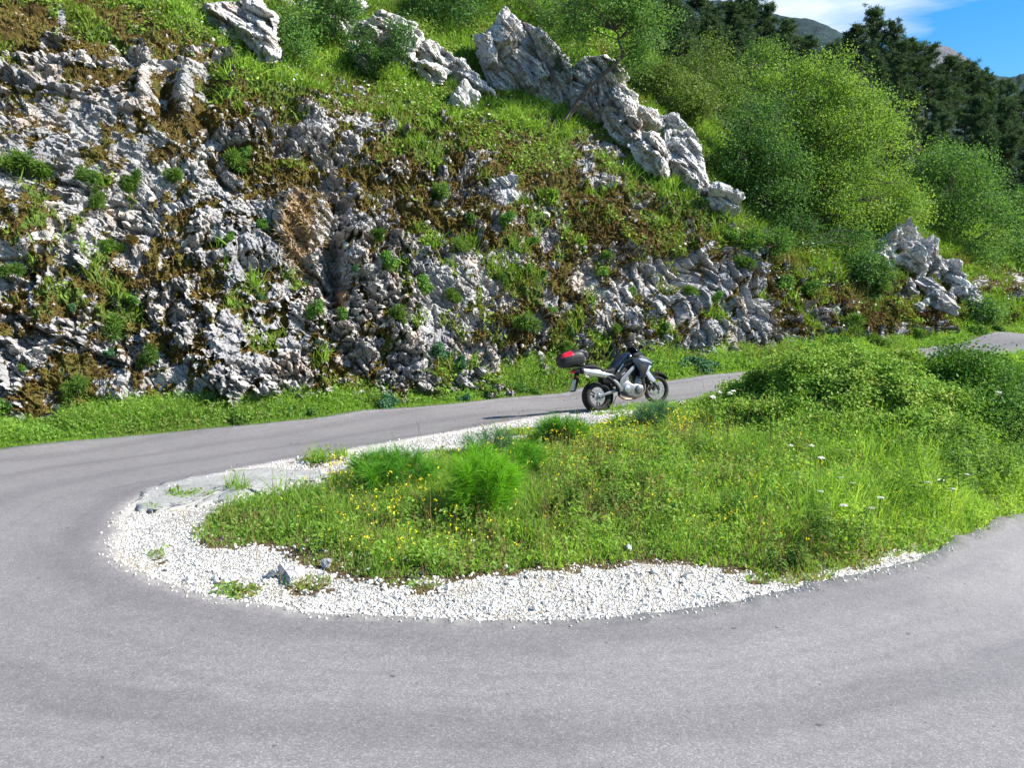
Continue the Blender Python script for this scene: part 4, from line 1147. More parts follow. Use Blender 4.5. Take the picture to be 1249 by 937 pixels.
# ---------------------------------------------------------------- feathery fennel on the island
def fennel(u, v, w, h, label, n=5200, mat='fennel', tb=.5):
    p = atz(u, v, .3)
    for _ in range(4): p = atz(u, v, float(gzs(p[0], p[1])))
    s = p[1] / F; rg = np.random.default_rng(int(u)); bag = Bag()
    ns_ = 46
    ang = rg.uniform(0, 2 * PI, ns_); rad = np.sqrt(rg.random(ns_))
    root = np.stack([np.cos(ang) * rad * w * s * .22, np.sin(ang) * rad * w * s * .22, np.zeros(ns_)], 1)
    tip = root + np.stack([np.cos(ang) * rad * w * s * .36, np.sin(ang) * rad * w * s * .36, h * s * np.sqrt(1.05 - rad ** 2 * .75) * rg.uniform(.75, 1.0, ns_)], 1)
    for a, b in zip(root, tip):
        V, T = tube([a - [0, 0, .05], a * .5 + b * .5 + [0, 0, .02], b], [.006, .005, .002], 4); bag.add(V, T, .3)
    k = rg.integers(0, ns_, n); f = rg.uniform(.12, 1, n)[:, None]
    P = root[k] * (1 - f) + tip[k] * f
    d = norm(tip[k] - root[k]) * .75 + norm(rg.normal(size=(n, 3))) * .75
    V, T = blades(P, norm(d), rg.uniform(.12, .28, n), rg.uniform(.0035, .0065, n), .5, rg)
    bag.add(V, T, np.repeat(np.clip(tb + .42 * (f[:, 0] - .55) + rg.normal(0, .14, n), 0, 1), 5))
    o = bag.build('fennel', M[mat]); o.location = p
    return tag(o, label, 'fennel', 'feathery fennel plants on the island')
fennel(478, 600, 98, 56, 'dark green feathery fennel beside the gravel, leftmost of the fennel clumps', 8500, tb=.42)
fennel(588, 632, 88, 92, 'largest and brightest feathery fennel clump in the middle of the meadow', 10500, tb=.82)
fennel(598, 556, 60, 34, 'thin wispy fennel standing against the white gravel', 1900, 'bluebush', .6)
fennel(686, 538, 56, 30, 'round fennel tuft at the gravel edge left of the motorcycle', 4200, tb=.45)
fennel(800, 520, 44, 32, 'greyish fennel tuft in front of the motorcycle front wheel', 2200, 'bluebush', .55)
fennel(640, 585, 50, 50, 'loose fennel right behind the brightest clump', 2600, tb=.5)

# mullein-like plants with stacked leaves
def weed(u, v, h, w, label, mat='cushion', nl=150, name='tall_weed'):
    p = atz(u, v, .3)
    for _ in range(4): p = atz(u, v, float(gzs(p[0], p[1])))
    s = p[1] / F; rg = np.random.default_rng(int(u * 3 + v)); bag = Bag()
    for k in range(4):
        a = rg.normal(0, w * s * .22, 3) * [1, 1, 0]; b = a * 1.6 + [rg.normal(0, .04), rg.normal(0, .04), h * s * rg.uniform(.75, 1.05)]
        V, T = tube([a - [0, 0, .05], a * .5 + b * .5, b], [.005, .004, .002], 5); bag.add(V, T, .5)
        f = rg.random(nl)[:, None]; d = norm(rg.normal(size=(nl, 3)) * [1, 1, .3])
        V, T = leaves(a * (1 - f) + b * f + d * w * s * .22 * (1.1 - f * .7), norm(d * .3 + rg.normal(0, .35, (nl, 3)) + [0, 0, 1]), rg.uniform(.04, .09, nl) * (1.15 - f[:, 0] * .5), rg, .42)
        bag.add(V, T, np.repeat(np.clip(.55 + rg.normal(0, .18, nl), 0, 1), 4))
    o = bag.build(name, M[mat]); o.location = p
    tag(o, label, 'weed', 'tall leafy weeds on the island')
weed(697, 632, 46, 22, 'pale tall leafy weed right of the brightest fennel clump')
weed(673, 640, 36, 16, 'shorter leafy weed between the brightest fennel and the tall pale weed')
weed(745, 622, 34, 40, 'bushy dark weed in the middle of the meadow', 'bush')
weed(905, 628, 40, 50, 'spreading weed below the bramble thicket, left of the white flower heads', 'bush')
weed(850, 560, 36, 60, 'low spreading herb between the motorcycle front wheel and the bramble', 'bush')
weed(970, 690, 30, 46, 'leafy clump at the tip of the front gravel', 'cushion')
weed(780, 590, 40, 70, 'broad herb clump in the centre right of the meadow', 'bush')
weed(1010, 650, 44, 60, 'rank green herb at the lower slope of the bank under the bramble', 'cushion')
weed(1085, 610, 44, 60, 'rank green herb on the bank below the dark gap beside the bush', 'cushion')
weed(1170, 590, 60, 90, 'bright lime green clump below the dark bush at the right edge', 'lime', 260)
weed(1225, 570, 70, 90, 'lime green clump at the right picture edge under the dark bush', 'lime', 260)

# flat white flower heads on thin stems
def umbel_proto():
    rg = np.random.default_rng(5); bag = Bag(); root = empty('wild_carrot')
    V, T = tube([(0, 0, -.03), (.01, 0, .25), (0, .01, .5)], [.006, .005, .003], 5); bag.add(V, T, .4)
    bag.build('stem', M['cushion'], root)
    bag = Bag(); n = 60; a = rg.uniform(0, 2 * PI, n); r = .04 * np.sqrt(rg.random(n))
    P = np.stack([np.cos(a) * r, np.sin(a) * r + 0.01, .5 + .02 - r * .2 + rg.normal(0, .004, n)], 1)
    V, T = leaves(P, norm(rg.normal(size=(n, 3)) * .3 + [0, -.35, 1]), .03, rg, .9); bag.add(V, T, .7); bag.build('flower_head', M['white'], root)
    return root
um = umbel_proto(); first = True
for (u, v) in ((963, 545), (988, 545), (1000, 560), (1023, 592), (1040, 598), (998, 604), (1072, 608), (1030, 618), (1064, 622), (1134, 590), (1150, 587), (1160, 597), (1178, 580), (1196, 566), (888, 482), (868, 486), (893, 478), (875, 480), (1243, 532), (1180, 452), (1222, 447)):
    p = at(u, v, 13.0)
    for _ in range(12):
        zt = float(gzs(p[0], p[1])) + (.5 if v > 560 else .9 if 500 < v < 560 else .5)
        p = atz(u, v, zt) if zt < CAMZ - .2 else at(u, v, 22)
    if not in_island(p[:1], p[1:2])[0]: continue
    o = um if first else copy_tree(um); first = False
    g_ = float(gzs(p[0], p[1])); hh = max(.3, min(1.1, float(p[2]) - g_)); p[2] = g_
    o.scale = (1, 1, hh / .5)
    o.location = p; o.rotation_euler = (.05 * math.sin(u), .05 * math.cos(v), u)
    tag(o, 'flat white flower head on a thin stem in the greenery on the island bank', 'wild flower', 'white flower heads on the bank')
# ================================================================ bramble thicket and bushes on the bank
def mound(label, name, cat, cen, rad, n, lsize, mat, seed, group=None, flat=1., lobes=9, stems=True, tb=.5, clumps=240, cr_=.28, asp=.65):
    """shrub mass rooted on the ground: many leafy clumps on an uneven dome, canes inside"""
    rg = np.random.default_rng(seed); root = empty(name, (cen[0], cen[1], float(gzs(cen[0], cen[1]))))
    c = np.array([0, 0, 0.]); rad = np.array(rad)
    d = norm(rg.normal(size=(clumps, 3))); d[:, 2] = np.abs(d[:, 2])
    lob = 1 + .5 * (fbm(np.arctan2(d[:, 1], d[:, 0]) * 1.3 + 5, d[:, 2] * 2.2, seed, 3) - .5) * 2
    C = d * rad * (lob * rg.uniform(.5, 1.04, clumps) ** .5)[:, None]
    gx = gzs(cen[0] + C[:, 0], cen[1] + C[:, 1]) - root.location.z
    C[:, 2] += gx * 1.0
    bag = Bag(); k = rg.integers(0, clumps, n)
    ctn = np.clip(rg.normal(tb, .18, clumps), 0, 1)
    P = C[k] + rg.normal(size=(n, 3)) * cr_ * [1, 1, .6]
    Nl = norm(norm(d[k]) * .45 + rg.normal(size=(n, 3)) * .55 + [.05, -.05, .55])
    V, T = leaves(P, Nl, lsize * rg.uniform(.6, 1.35, n), rg, asp)
    bag.add(V, T, np.repeat(np.clip(ctn[k] + rg.normal(0, .15, n), 0, 1), 4))
    bag.build('foliage', M[mat], root)
    bag = Bag()
    for i in range(min(clumps, 110)):
        b = C[i]; a = b * [.25, .25, 0]; a[2] = gzs(cen[0] + a[0], cen[1] + a[1]) - root.location.z - .1
        m = (a + b) / 2 + [0, 0, .22 * rad[2]]
        V, T = tube(cr(np.array([a, m, b]), np.linspace(0, 2, 7)), np.linspace(.012, .004, 7) * (1 + rad[2] * .5), 5); bag.add(V, T, .3)
    bag.build('stem', M['twig'], root)
    return tag(root, label, cat, group)
mound('wide arching bramble thicket filling the bank between the two road legs', 'bramble', 'bramble', (6.9, 16.6), (2.75, 2.75, 0.86), 150000, .058, 'bramble', 3, clumps=1150, cr_=.105, tb=.68, asp=.7)
mound('dense dark green bush at the right edge beside the bramble thicket', 'bush', 'bush', (9.5, 16.4), (1.45, 1.6, 1.3), 48000, .06, 'bush', 8, clumps=260, cr_=.2, tb=.42)
mound('bushy olive shrub below the upper road right of the bramble', 'bush', 'bush', (10.6, 18.2), (2.2, 1.4, .5), 15000, .09, 'bramble', 12, clumps=220, cr_=.2, tb=.5)
mound('small leafy shrub on the bank in front of the dark bush', 'bush', 'bush', (7.75, 14.3), (.7, .7, .5), 8000, .06, 'lime', 14, clumps=120, cr_=.14, tb=.7)

# ================================================================ trees
def make_tree(name, label, cat, base, lobes, nclump, per, leaf, mat, bark, seed, r0=.2, stems=1, fork=.25, clump_r=.4, group=None, lean=None, tb=.5, shell=.45, limbs=46, drop=.15):
    rg = np.random.default_rng(seed)
    root = empty(name, tuple(base)); base = np.asarray(base, float)
    L = [(np.asarray(c) - base, np.asarray(r)) for c, r in lobes]
    vol = np.array([np.prod(r) ** .67 for _, r in L]); vol /= vol.sum()
    w = rg.choice(len(L), nclump, p=vol)
    d = norm(rg.normal(size=(nclump, 3))); rr_ = rg.uniform(shell, 1, nclump) ** .6
    C = np.stack([L[i][0] for i in w]) + d * rr_[:, None] * np.stack([L[i][1] for i in w])
    top = np.mean([c for c, _ in L], axis=0)
    bag = Bag(); nodes = []
    for s in range(stems):
        off = rg.normal(0, .12, 3) * [1, 1, 0] * (stems > 1)
        tip = top + (rg.normal(0, .35, 3) * np.mean([r for _, r in L], axis=0) if stems > 1 else 0)
        mid = (lean if lean is not None else top * .45 + rg.normal(0, .15, 3) * [1, 1, .2])
        c = cr(np.array([off - [0, 0, .3], off * .8 + np.asarray(mid) * .5, np.asarray(mid) + off, tip * .75 + np.asarray(mid) * .25]), np.linspace(0, 3, 22))
        c[2:, :2] += rg.normal(0, .03, (20, 2))
        V, T = tube(c, np.linspace(r0, r0 * .22, 22) / (stems ** .5), 9); bag.add(V, T, .5); nodes.append(c)
    pts = np.concatenate(nodes); frac = np.concatenate([np.linspace(0, 1, 22)] * stems)
    far = rg.permutation(nclump)[:limbs]
    sec_nodes = []
    for i in far:
        cand = np.where(frac > fork)[0]
        dd = np.linalg.norm(pts[cand] - C[i], axis=1) + (pts[cand][:, 2] > C[i][2]) * 2
        j = cand[np.argmin(dd)]
        a = pts[max(j - 1, 0)]; b = C[i]; ln = np.linalg.norm(b - a)
        m = a * .5 + b * .5 + np.array([0, 0, .14 * ln]) + rg.normal(0, .05 * ln, 3)
        cc = cr(np.array([a, m, b]), np.linspace(0, 2, 9))
        V, T = tube(cc, np.linspace(max(.018, r0 * .38 * (1 - .6 * frac[j])), .008, 9) / (stems ** .25), 6); bag.add(V, T, .5); sec_nodes.append(cc[3:])
    sn = np.concatenate(sec_nodes)
    for i in range(nclump):
        if i in far[:0]: continue
        a = sn[np.argmin(np.linalg.norm(sn - C[i], axis=1))]
        if np.linalg.norm(a - C[i]) < .05: continue
        V, T = tube([a, a * .5 + C[i] * .5 + [0, 0, .05], C[i]], [.014, .009, .004], 4); bag.add(V, T, .5)
    bag.build('trunk', bark, root)
    n = nclump * per; k = np.repeat(np.arange(nclump), per)
    off = rg.normal(size=(n, 3)) * clump_r * [1, 1, .65]; off[:, 2] -= drop * np.hypot(off[:, 0], off[:, 1])
    P = C[k] + off
    ct = np.clip(rg.normal(tb, .17, nclump), 0, 1)
    hole = fbm(P[:, 0] * .75 + P[:, 1] * .3, P[:, 2] * .75 - P[:, 1] * .35, seed, 3, .6)
    kk = rg.random(n) < sstep(.30, .50, hole); P, off, k = P[kk], off[kk], k[kk]; n = len(P)
    Nl = norm(norm(off) * .5 + rg.normal(size=(n, 3)) * .55 + [0, 0, .35])
    V, T = leaves(P, Nl, leaf * rg.uniform(.6, 1.3, n), rg, .6)
    bag = Bag(); bag.add(V, T, np.repeat(np.clip(ct[k] + rg.normal(0, .14, n), 0, 1), 4))
    bag.build('crown', M[mat], root)
    return tag(root, label, cat, group)

def lobe(u, v, Y, w, h, d=None):
    s = Y / F
    return at(u, v, Y), (w * s / 2, (d or w * s / 2), h * s / 2)
def hb(u, v, dz=-.1):
    p = hill_at(u, v)[0].copy(); p[2] += dz; return p

b0 = hb(690, 136); b0[1] -= .7
make_tree('leaning_tree', 'thin tree with a dark leaning trunk and airy crown beside the pointed crag', 'tree', b0,
          [lobe(735, 10, b0[1] + .3, 110, 60, 1.6), lobe(790, 30, b0[1] + .4, 66, 96, 1.4), lobe(696, 18, b0[1] + .2, 76, 70, 1.4), lobe(745, -20, b0[1] + .5, 150, 56, 2), lobe(770, 62, b0[1] + .3, 50, 40, 1)], 210, 95, .095, 'tree', M['bark'], 41,
          r0=.115, fork=.5, clump_r=.30, lean=np.array([1.95, -.1, 1.9]), tb=.58, shell=.2, limbs=40)
b0 = hb(683, 118)
make_tree('young_tree', 'slender grey stemmed sapling in front of the pointed crag, left of the leaning trunk', 'tree', b0,
          [lobe(692, 62, b0[1] + .1, 52, 70, .8), lobe(700, 95, b0[1], 44, 36, .7)], 50, 55, .085, 'tree', M['bark'], 42, r0=.06, fork=.3, clump_r=.22, tb=.3, limbs=20)
b0 = hb(955, 262)
big = at(1010, 200, 35)
make_tree('broad_tree', 'big rounded bright lime green tree, the widest crown on the slope', 'tree', (at(985, 285, 33.6)),
          [lobe(1010, 160, 36, 160, 120, 3.0), lobe(1055, 205, 35.6, 110, 140, 2.6), lobe(1000, 230, 34.6, 110, 100, 2.4), lobe(1050, 275, 34.4, 110, 60, 2.0), lobe(955, 170, 35.6, 90, 110, 2.2), lobe(1005, 110, 36.4, 80, 50, 1.8), lobe(1085, 255, 35, 60, 70, 1.8), lobe(978, 88, 36.2, 26, 60, .8), lobe(1022, 78, 36.4, 34, 54, .9), lobe(1058, 104, 36.2, 28, 56, .8), lobe(1096, 150, 35.8, 30, 60, .8), lobe(1122, 196, 35.6, 26, 56, .8), lobe(938, 108, 36, 26, 56, .8), lobe(1118, 250, 35.2, 30, 60, .8)],
          720, 150, .10, 'lime', M['bark'], 43, r0=.26, stems=4, fork=.2, clump_r=.33, tb=.78, shell=.25, limbs=130)
make_tree('leafy_tree', 'dark green smaller tree in front of the left side of the bright tree', 'tree', hb(935, 262),
          [lobe(928, 160, 33.6, 84, 70, 1.6), lobe(912, 190, 33.2, 80, 70, 1.5), lobe(950, 205, 33.2, 70, 60, 1.4), lobe(940, 245, 32.8, 80, 50, 1.3)], 210, 80, .11, 'tree', M['bark'], 44, r0=.12, stems=3, clump_r=.34, tb=.30, shell=.4, limbs=40)
make_tree('leafy_tree', 'shaded undergrowth tree with grey bare twigs below the bright crown', 'tree', hb(965, 300),
          [lobe(975, 285, 32.2, 90, 50, 1.2), lobe(1030, 300, 32.4, 80, 44, 1.2), lobe(945, 300, 31.6, 50, 40, .9)], 130, 80, .09, 'tree', M['bark'], 45, r0=.09, stems=4, clump_r=.26, tb=.28, limbs=40)
make_tree('pale_bush', 'pale yellow green bushy tree with bare twigs behind the rock chain', 'tree', at(835, 175, 40),
          [lobe(820, 95, 41, 90, 70, 2), lobe(862, 90, 42, 80, 90, 2), lobe(800, 130, 40, 70, 40, 1.6), lobe(850, 140, 40, 90, 50, 1.8)], 220, 75, .10, 'pale', M['bark'], 46, r0=.12, stems=5, clump_r=.36, tb=.45, shell=.3, limbs=60)
make_tree('pale_bush', 'yellow green bush rising behind the left of the bright tree under the pines', 'tree', at(915, 130, 43),
          [lobe(915, 95, 44, 80, 80, 2), lobe(935, 75, 45, 50, 50, 1.5), lobe(890, 120, 43, 60, 50, 1.5)], 150, 85, .11, 'lime', M['bark'], 47, r0=.12, stems=3, clump_r=.36, tb=.50, limbs=40)
make_tree('roadside_tree', 'mid green tree right of the bright tree above the pale knoll', 'tree', at(1165, 350, 40),
          [lobe(1160, 230, 41, 100, 100, 2.4), lobe(1185, 280, 40, 110, 110, 2.4), lobe(1165, 320, 39, 90, 60, 2), lobe(1140, 200, 42, 60, 60, 1.8)], 330, 105, .12, 'tree', M['bark'], 48, r0=.16, stems=3, clump_r=.40, tb=.55, limbs=50)
make_tree('roadside_tree', 'green tree cut off by the right picture edge above the upper road', 'tree', at(1245, 372, 42),
          [lobe(1243, 330, 42, 60, 70, 2.0), lobe(1265, 310, 43, 70, 80, 2.0), lobe(1222, 352, 41, 40, 30, 1.2), lobe(1290, 340, 42, 70, 80, 2)], 260, 100, .12, 'tree', M['bark'], 49, r0=.15, stems=3, clump_r=.40, tb=.62, limbs=40)
make_tree('roadside_tree', 'dark green broadleaf tree between the roadside trees and the pines', 'tree', at(1205, 300, 50),
          [lobe(1212, 262, 51, 60, 50, 2.2), lobe(1238, 262, 50, 60, 56, 2.2), lobe(1190, 250, 52, 40, 40, 1.6)], 220, 90, .15, 'tree', M['bark'], 50, r0=.18, stems=2, clump_r=.5, tb=.25, limbs=40)
make_tree('young_tree', 'airy young tree with thin stems at the top edge left of the middle', 'tree', hb(405, 50),
          [lobe(400, 12, 29.5, 70, 60, 1), lobe(372, 2, 30, 56, 50, 1), lobe(425, -6, 30, 60, 44, 1)], 130, 70, .085, 'tree', M['bark'], 51, r0=.07, stems=3, clump_r=.26, tb=.5, limbs=30)
make_tree('leafy_shrub', 'bright leafy shrub against pale rock near the top left corner', 'shrub', hb(312, 66),
          [lobe(300, 28, 27.6, 54, 64, .9), lobe(338, 45, 27.6, 56, 54, .8), lobe(355, 66, 27.4, 54, 36, .7), lobe(365, 25, 28, 40, 40, .7)], 190, 80, .085, 'tree', M['bark'], 52, r0=.06, stems=4, clump_r=.22, tb=.55, limbs=30)
make_tree('leafy_shrub', 'open grey green shrub with visible stems in front of the long limestone ridge', 'shrub', hb(462, 84),
          [lobe(466, 56, 28.9, 64, 46, .7), lobe(448, 64, 28.9, 44, 40, .6), lobe(482, 42, 29, 40, 36, .6)], 130, 60, .075, 'tree', M['bark'], 53, r0=.06, stems=4, clump_r=.20, tb=.28, limbs=34)
make_tree('leafy_shrub', 'dark bushes above the long limestone ridge at the top edge', 'shrub', at(528, 40, 36),
          [lobe(530, 10, 36.4, 80, 60, 1.6), lobe(505, 20, 36, 50, 50, 1.2), lobe(565, 22, 36.2, 50, 60, 1.4), lobe(560, -15, 37, 90, 40, 1.6)], 190, 85, .10, 'tree', M['bark'], 54, r0=.09, stems=4, clump_r=.32, tb=.32, limbs=36)
make_tree('leafy_shrub', 'bright green bush behind the tip of the pointed crag', 'shrub', at(660, 30, 38),
          [lobe(660, 2, 38.5, 90, 50, 1.6), lobe(690, 15, 38, 60, 50, 1.4), lobe(620, -12, 39, 90, 40, 1.6)], 150, 85, .10, 'lime', M['bark'], 55, r0=.09, stems=4, clump_r=.32, tb=.48, limbs=36)
make_tree('leafy_shrub', 'small round bush at the left side of the long limestone ridge', 'shrub', hb(414, 56), [lobe(416, 48, 30.6, 24, 18, .4)], 26, 60, .06, 'bush', M['bark'], 56, r0=.03, stems=3, clump_r=.12, tb=.45, limbs=14)
make_tree('leafy_shrub', 'leafy green bush at the top edge just left of the long ridge', 'shrub', hb(215, 12),
          [lobe(232, 4, 27.4, 60, 34, .7), lobe(195, -4, 27.6, 50, 30, .7), lobe(262, 10, 27.6, 40, 40, .7)], 60, 70, .075, 'tree', M['bark'], 57, r0=.05, stems=3, clump_r=.2, tb=.35, limbs=20)
for (u, v, w, h, Yb_, tb, lab) in ((838, 118, 80, 60, 37, .58, 'olive bush behind the middle of the rock chain'), (892, 205, 60, 60, 34, .28, 'dark bush between the rock chain and the bright tree'), (795, 92, 60, 44, 37.5, .5, 'yellowish bush right of the leaning tree, behind the rock chain')):
    p = at(u, v + h * .5, Yb_)
    make_tree('leafy_shrub', lab, 'shrub', p, [(p + [0, .1, h * .45 * Yb_ / F], np.array([w * .55, w * .4, h * .5]) * Yb_ / F)], int(w * 1.8), 70, .10, 'pale' if tb > .48 else 'tree', M['bark'], int(u), r0=.06, stems=4, clump_r=.26, tb=tb, limbs=30, shell=.3)
for (u, v, w, h, tb, lab) in ((905, 215, 60, 44, .22, 'shaded low bush beside the lower end of the rock chain'), (934, 290, 50, 44, .28, 'dark bush on the brown slope right of the squarish white boulder'),
                              (1060, 318, 60, 44, .4, 'green bush just left of the pale knoll'), (1100, 285, 60, 40, .45, 'bright bush hanging over the top of the pale knoll'), (1205, 372, 40, 34, .5, 'small roadside bush right of the pale knoll')):
    p = hb(u, v + h * .45)
    make_tree('leafy_shrub', lab, 'shrub', p, [(p + [0, .1, h * .45 * p[1] / F], np.array([w * .5, w * .4, h * .42]) * p[1] / F)], int(w * 1.4), 70, .09, 'bush' if tb < .4 else 'tree', M['bark'], int(u), r0=.05, stems=4, clump_r=.22, tb=tb, limbs=26, shell=.3)

# ---------------------------------------------------------------- black pines
def pine_proto(seed, hgt=11.):
    rg = np.random.default_rng(seed); root = empty('pine_tree')
    c = np.stack([np.cumsum(rg.normal(0, .035, 24)), np.cumsum(rg.normal(0, .035, 24)), np.linspace(-.4, hgt, 24)], 1)
    bag = Bag(); V, T = tube(c, np.linspace(.20, .03, 24), 8); bag.add(V, T, .5)
    nb = []; z = hgt * .16
    while z < hgt * .99:
        f = z / hgt
        for k in range(rg.integers(4, 7)):
            a = rg.uniform(0, 2 * PI); ln = hgt * .25 * (1.05 - f) ** .62 * rg.uniform(.55, 1.15) * (1 if f > .3 else .5 + f * 1.6) + .25
            o = np.array([np.interp(z, c[:, 2], c[:, 0]), np.interp(z, c[:, 2], c[:, 1]), z + rg.normal(0, .15)])
            d = np.array([math.cos(a), math.sin(a), .10 + .55 * f + rg.normal(0, .12)])
            e = o + d * ln; m = (o + e) / 2 - [0, 0, .06 * ln]
            cc = cr(np.array([o, m, e + [0, 0, .16 * ln]]), np.linspace(0, 2, 7)); V, T = tube(cc, np.linspace(.05, .012, 7), 5); bag.add(V, T, .5)
            nb.append(cc)
        z += hgt * rg.uniform(.042, .066)
    bag.build('trunk', M['bark_pine'], root)
    P, D, t = [], [], []
    for cc in nb:
        for q in range(rg.integers(4, 8)):
            f = rg.uniform(.35, 1.05); i = min(int(f * 6), 5)
            ctr = cc[i] + (cc[min(i + 1, 6)] - cc[i]) * (f * 6 - i) + rg.normal(0, .22, 3) * [1, 1, .5]
            n = 44
            d = norm(rg.normal(size=(n, 3)) + [0, 0, .55]); P.append(ctr + d * .06 + rg.normal(0, .11, (n, 3))); D.append(d); t.append(np.full(n, np.clip(rg.normal(.5, .2), 0, 1)))
    P, D, t = np.concatenate(P), np.concatenate(D), np.concatenate(t)
    V, T = blades(P, D, rg.uniform(.18, .36, len(P)), .055, .3, rg)
    bag = Bag(); bag.add(V, T, np.repeat(np.clip(t + rg.normal(0, .12, len(P)), 0, 1), 5)); bag.build('crown', M['pine'], root)
    return root
PP = [pine_proto(s) for s in (1, 2, 3, 4, 5)]
used = [False] * 5
GP = 'dark pines of the wood on the slope'
def pine(x, y, hgt, label, i, squash=1.):
    k = i % 5
    o = PP[k] if not used[k] else copy_tree(PP[k]); used[k] = True
    g = slope_ground(x, y); o.location = (x, y, g[2] - .2)
    s = hgt / 11.
    o.scale = (s * squash, s * squash, s); o.rotation_euler = (0, 0, i * 2.4)
    tag(o, label, 'pine tree', GP)
SKY_T = [(640, -60), (740, -40), (790, -15), (815, -10), (850, -25), (888, -8), (905, 0), (926, 6), (948, 26), (975, 42), (1003, 52), (1030, 32), (1052, 12), (1076, 26), (1097, 46), (1120, 56), (1143, 70), (1165, 76), (1186, 86), (1210, 96), (1234, 110), (1256, 120), (1290, 140), (1340, 165)]
named = {905: 'tall dark pine on the skyline at the left end of the visible wood', 1052: 'tallest pine against the blue sky, at the peak of the wooded skyline', 1003: 'low pine in the skyline dip below the far mountain', 1210: 'last dark pine on the skyline near the right picture edge'}
i = 0
for (u, v) in SKY_T:
    Yp = float(np.interp(u, [600, 1000, 1100, 1250, 1500], [92, 97, 100, 108, 122]))
    x = (u - CX) / F * Yp
    g = slope_ground(x, Yp); top = at(u, v, Yp)
    hgt = max(6., top[2] - g[2]); pine(x, Yp, hgt, named.get(u, 'dark pine on the crest of the wooded slope, its top breaking the skyline'), i, 1.05 if hgt > 9 else 1.4); i += 1
rp_ = np.random.default_rng(77)
for row, (Yb, dv) in enumerate(((86, 34), (76, 70), (67, 104), (60, 140))):
    for u in np.arange(650, 1330, 44 + row * 3):
        uu = u + rp_.uniform(-14, 14) + row * 17; Yp = Yb + rp_.uniform(-3, 3) + max(0, (uu - 1000) * .02)
        sv = np.interp(uu, [s[0] for s in SKY_T], [s[1] for s in SKY_T])
        x = (uu - CX) / F * Yp; g = slope_ground(x, Yp); top = at(uu, sv + dv + rp_.uniform(-14, 18), Yp)
        hgt = top[2] - g[2]
        if hgt < 4.5: hgt = rp_.uniform(4.5, 6.5)
        if row == 3 and uu < 1000: continue
        pine(x, Yp, min(hgt, 13.5), 'dark pine inside the wood on the slope below the skyline', i, 1.1); i += 1
print('pines', i)
# ================================================================ the motorcycle (x forward, y to its left, z up, origin under the rear axle)
M['paint'] = simple('dark_blue_black_paint', (.010, .014, .026), .34, .0, .4, var=.3, scale=4, Coat_Weight=.2, Coat_Roughness=.1)
M['silver_paint'] = simple('silver_paint', (.36, .39, .45), .3, .3, .5, var=.06, scale=6, Coat_Weight=.4)
M['alu'] = simple('raw_aluminium', (.23, .23, .24), .38, .75, .5, var=.14, scale=22)
M['steel'] = simple('brushed_steel', (.55, .55, .55), .28, .9, .5, var=.1, scale=16)
M['blackplastic'] = simple('black_plastic', (.010, .010, .011), .6, 0, .22, var=.3, scale=20)
M['rubber'] = simple('dusty_tyre_rubber', (.028, .027, .026), .85, 0, .25, var=.45, scale=14)
M['saddle'] = simple('seat_vinyl', (.016, .016, .018), .65, 0, .22, var=.25, scale=24)
M['boxplastic'] = simple('dark_grey_case_plastic', (.011, .0115, .013), .5, 0, .32, var=.25, scale=10)
M['red'] = simple('red_reflector', (.55, .008, .018), .2, 0, .6, var=.2, scale=30, Coat_Weight=.5)
M['amber'] = simple('amber_lens', (.6, .18, .01), .2, 0, .6)
M['glass'] = simple('headlight_glass', (.45, .48, .52), .06, .4, .8)
M['screen'] = simple('smoked_windscreen', (.018, .02, .026), .07, 0, .7)
M['header'] = simple('heat_tinted_steel', (.20, .14, .09), .4, .8, .5, var=.4, scale=12)
M['plate'] = simple('number_plate', (.5, .5, .47), .5)

def prism(prof, y0, y1, bev=.012):
    bm = bmesh.new()
    vs = [bm.verts.new((x, y0, z)) for x, z in prof]
    f = bm.faces.new(vs)
    r = bmesh.ops.extrude_face_region(bm, geom=[f])
    for v in r['geom']:
        if isinstance(v, bmesh.types.BMVert): v.co.y = y1
    bmesh.ops.recalc_face_normals(bm, faces=bm.faces)
    if bev: bmesh.ops.bevel(bm, geom=list(bm.edges), offset=bev, segments=2, affect='EDGES', profile=.6)
    bmesh.ops.triangulate(bm, faces=bm.faces)
    bm.verts.index_update()
    V = np.array([v.co[:] for v in bm.verts]); T = np.array([[v.index for v in f.verts] for f in bm.faces]); bm.free()
    return V, T

def sring(hz, hy, ex, ang):
    c, s = np.cos(ang), np.sin(ang)
    return np.sign(c) * np.abs(c) ** (2 / ex) * hy, np.sign(s) * np.abs(s) ** (2 / ex) * hz
def bodyloft(secs, ex=2.6, a0=0, a1=360, sub=5, yoff=0, seg=28):
    """secs: (x, zc, hz, hy); rounded body along x, optionally only an angular part of it"""
    S_ = cr(np.array(secs, float), np.linspace(0, len(secs) - 1, (len(secs) - 1) * sub + 1))
    full = abs(a1 - a0) >= 360
    ang = np.radians(np.linspace(a0, a1, seg + (0 if full else 1), endpoint=not full))
    rings = []
    for x, zc, hz, hy in S_:
        y, z = sring(max(hz, .003), max(hy, .003), ex, ang)
        rings.append(np.stack([np.full_like(y, x), y + yoff, z + zc], -1))
    Rg = np.array(rings); k, m = Rg.shape[:2]
    V = np.concatenate([Rg.reshape(-1, 3), Rg[0].mean(0)[None], Rg[-1].mean(0)[None]])
    i = np.arange(k * m).reshape(k, m); j = np.roll(i, -1, 1)
    T = np.concatenate([np.stack([i[:-1], j[:-1], j[1:]], -1).reshape(-1, 3), np.stack([i[:-1], j[1:], i[1:]], -1).reshape(-1, 3),
                        np.stack([np.full(m, k * m), j[0], i[0]], -1), np.stack([np.full(m, k * m + 1), i[-1], j[-1]], -1)])
    return V, T
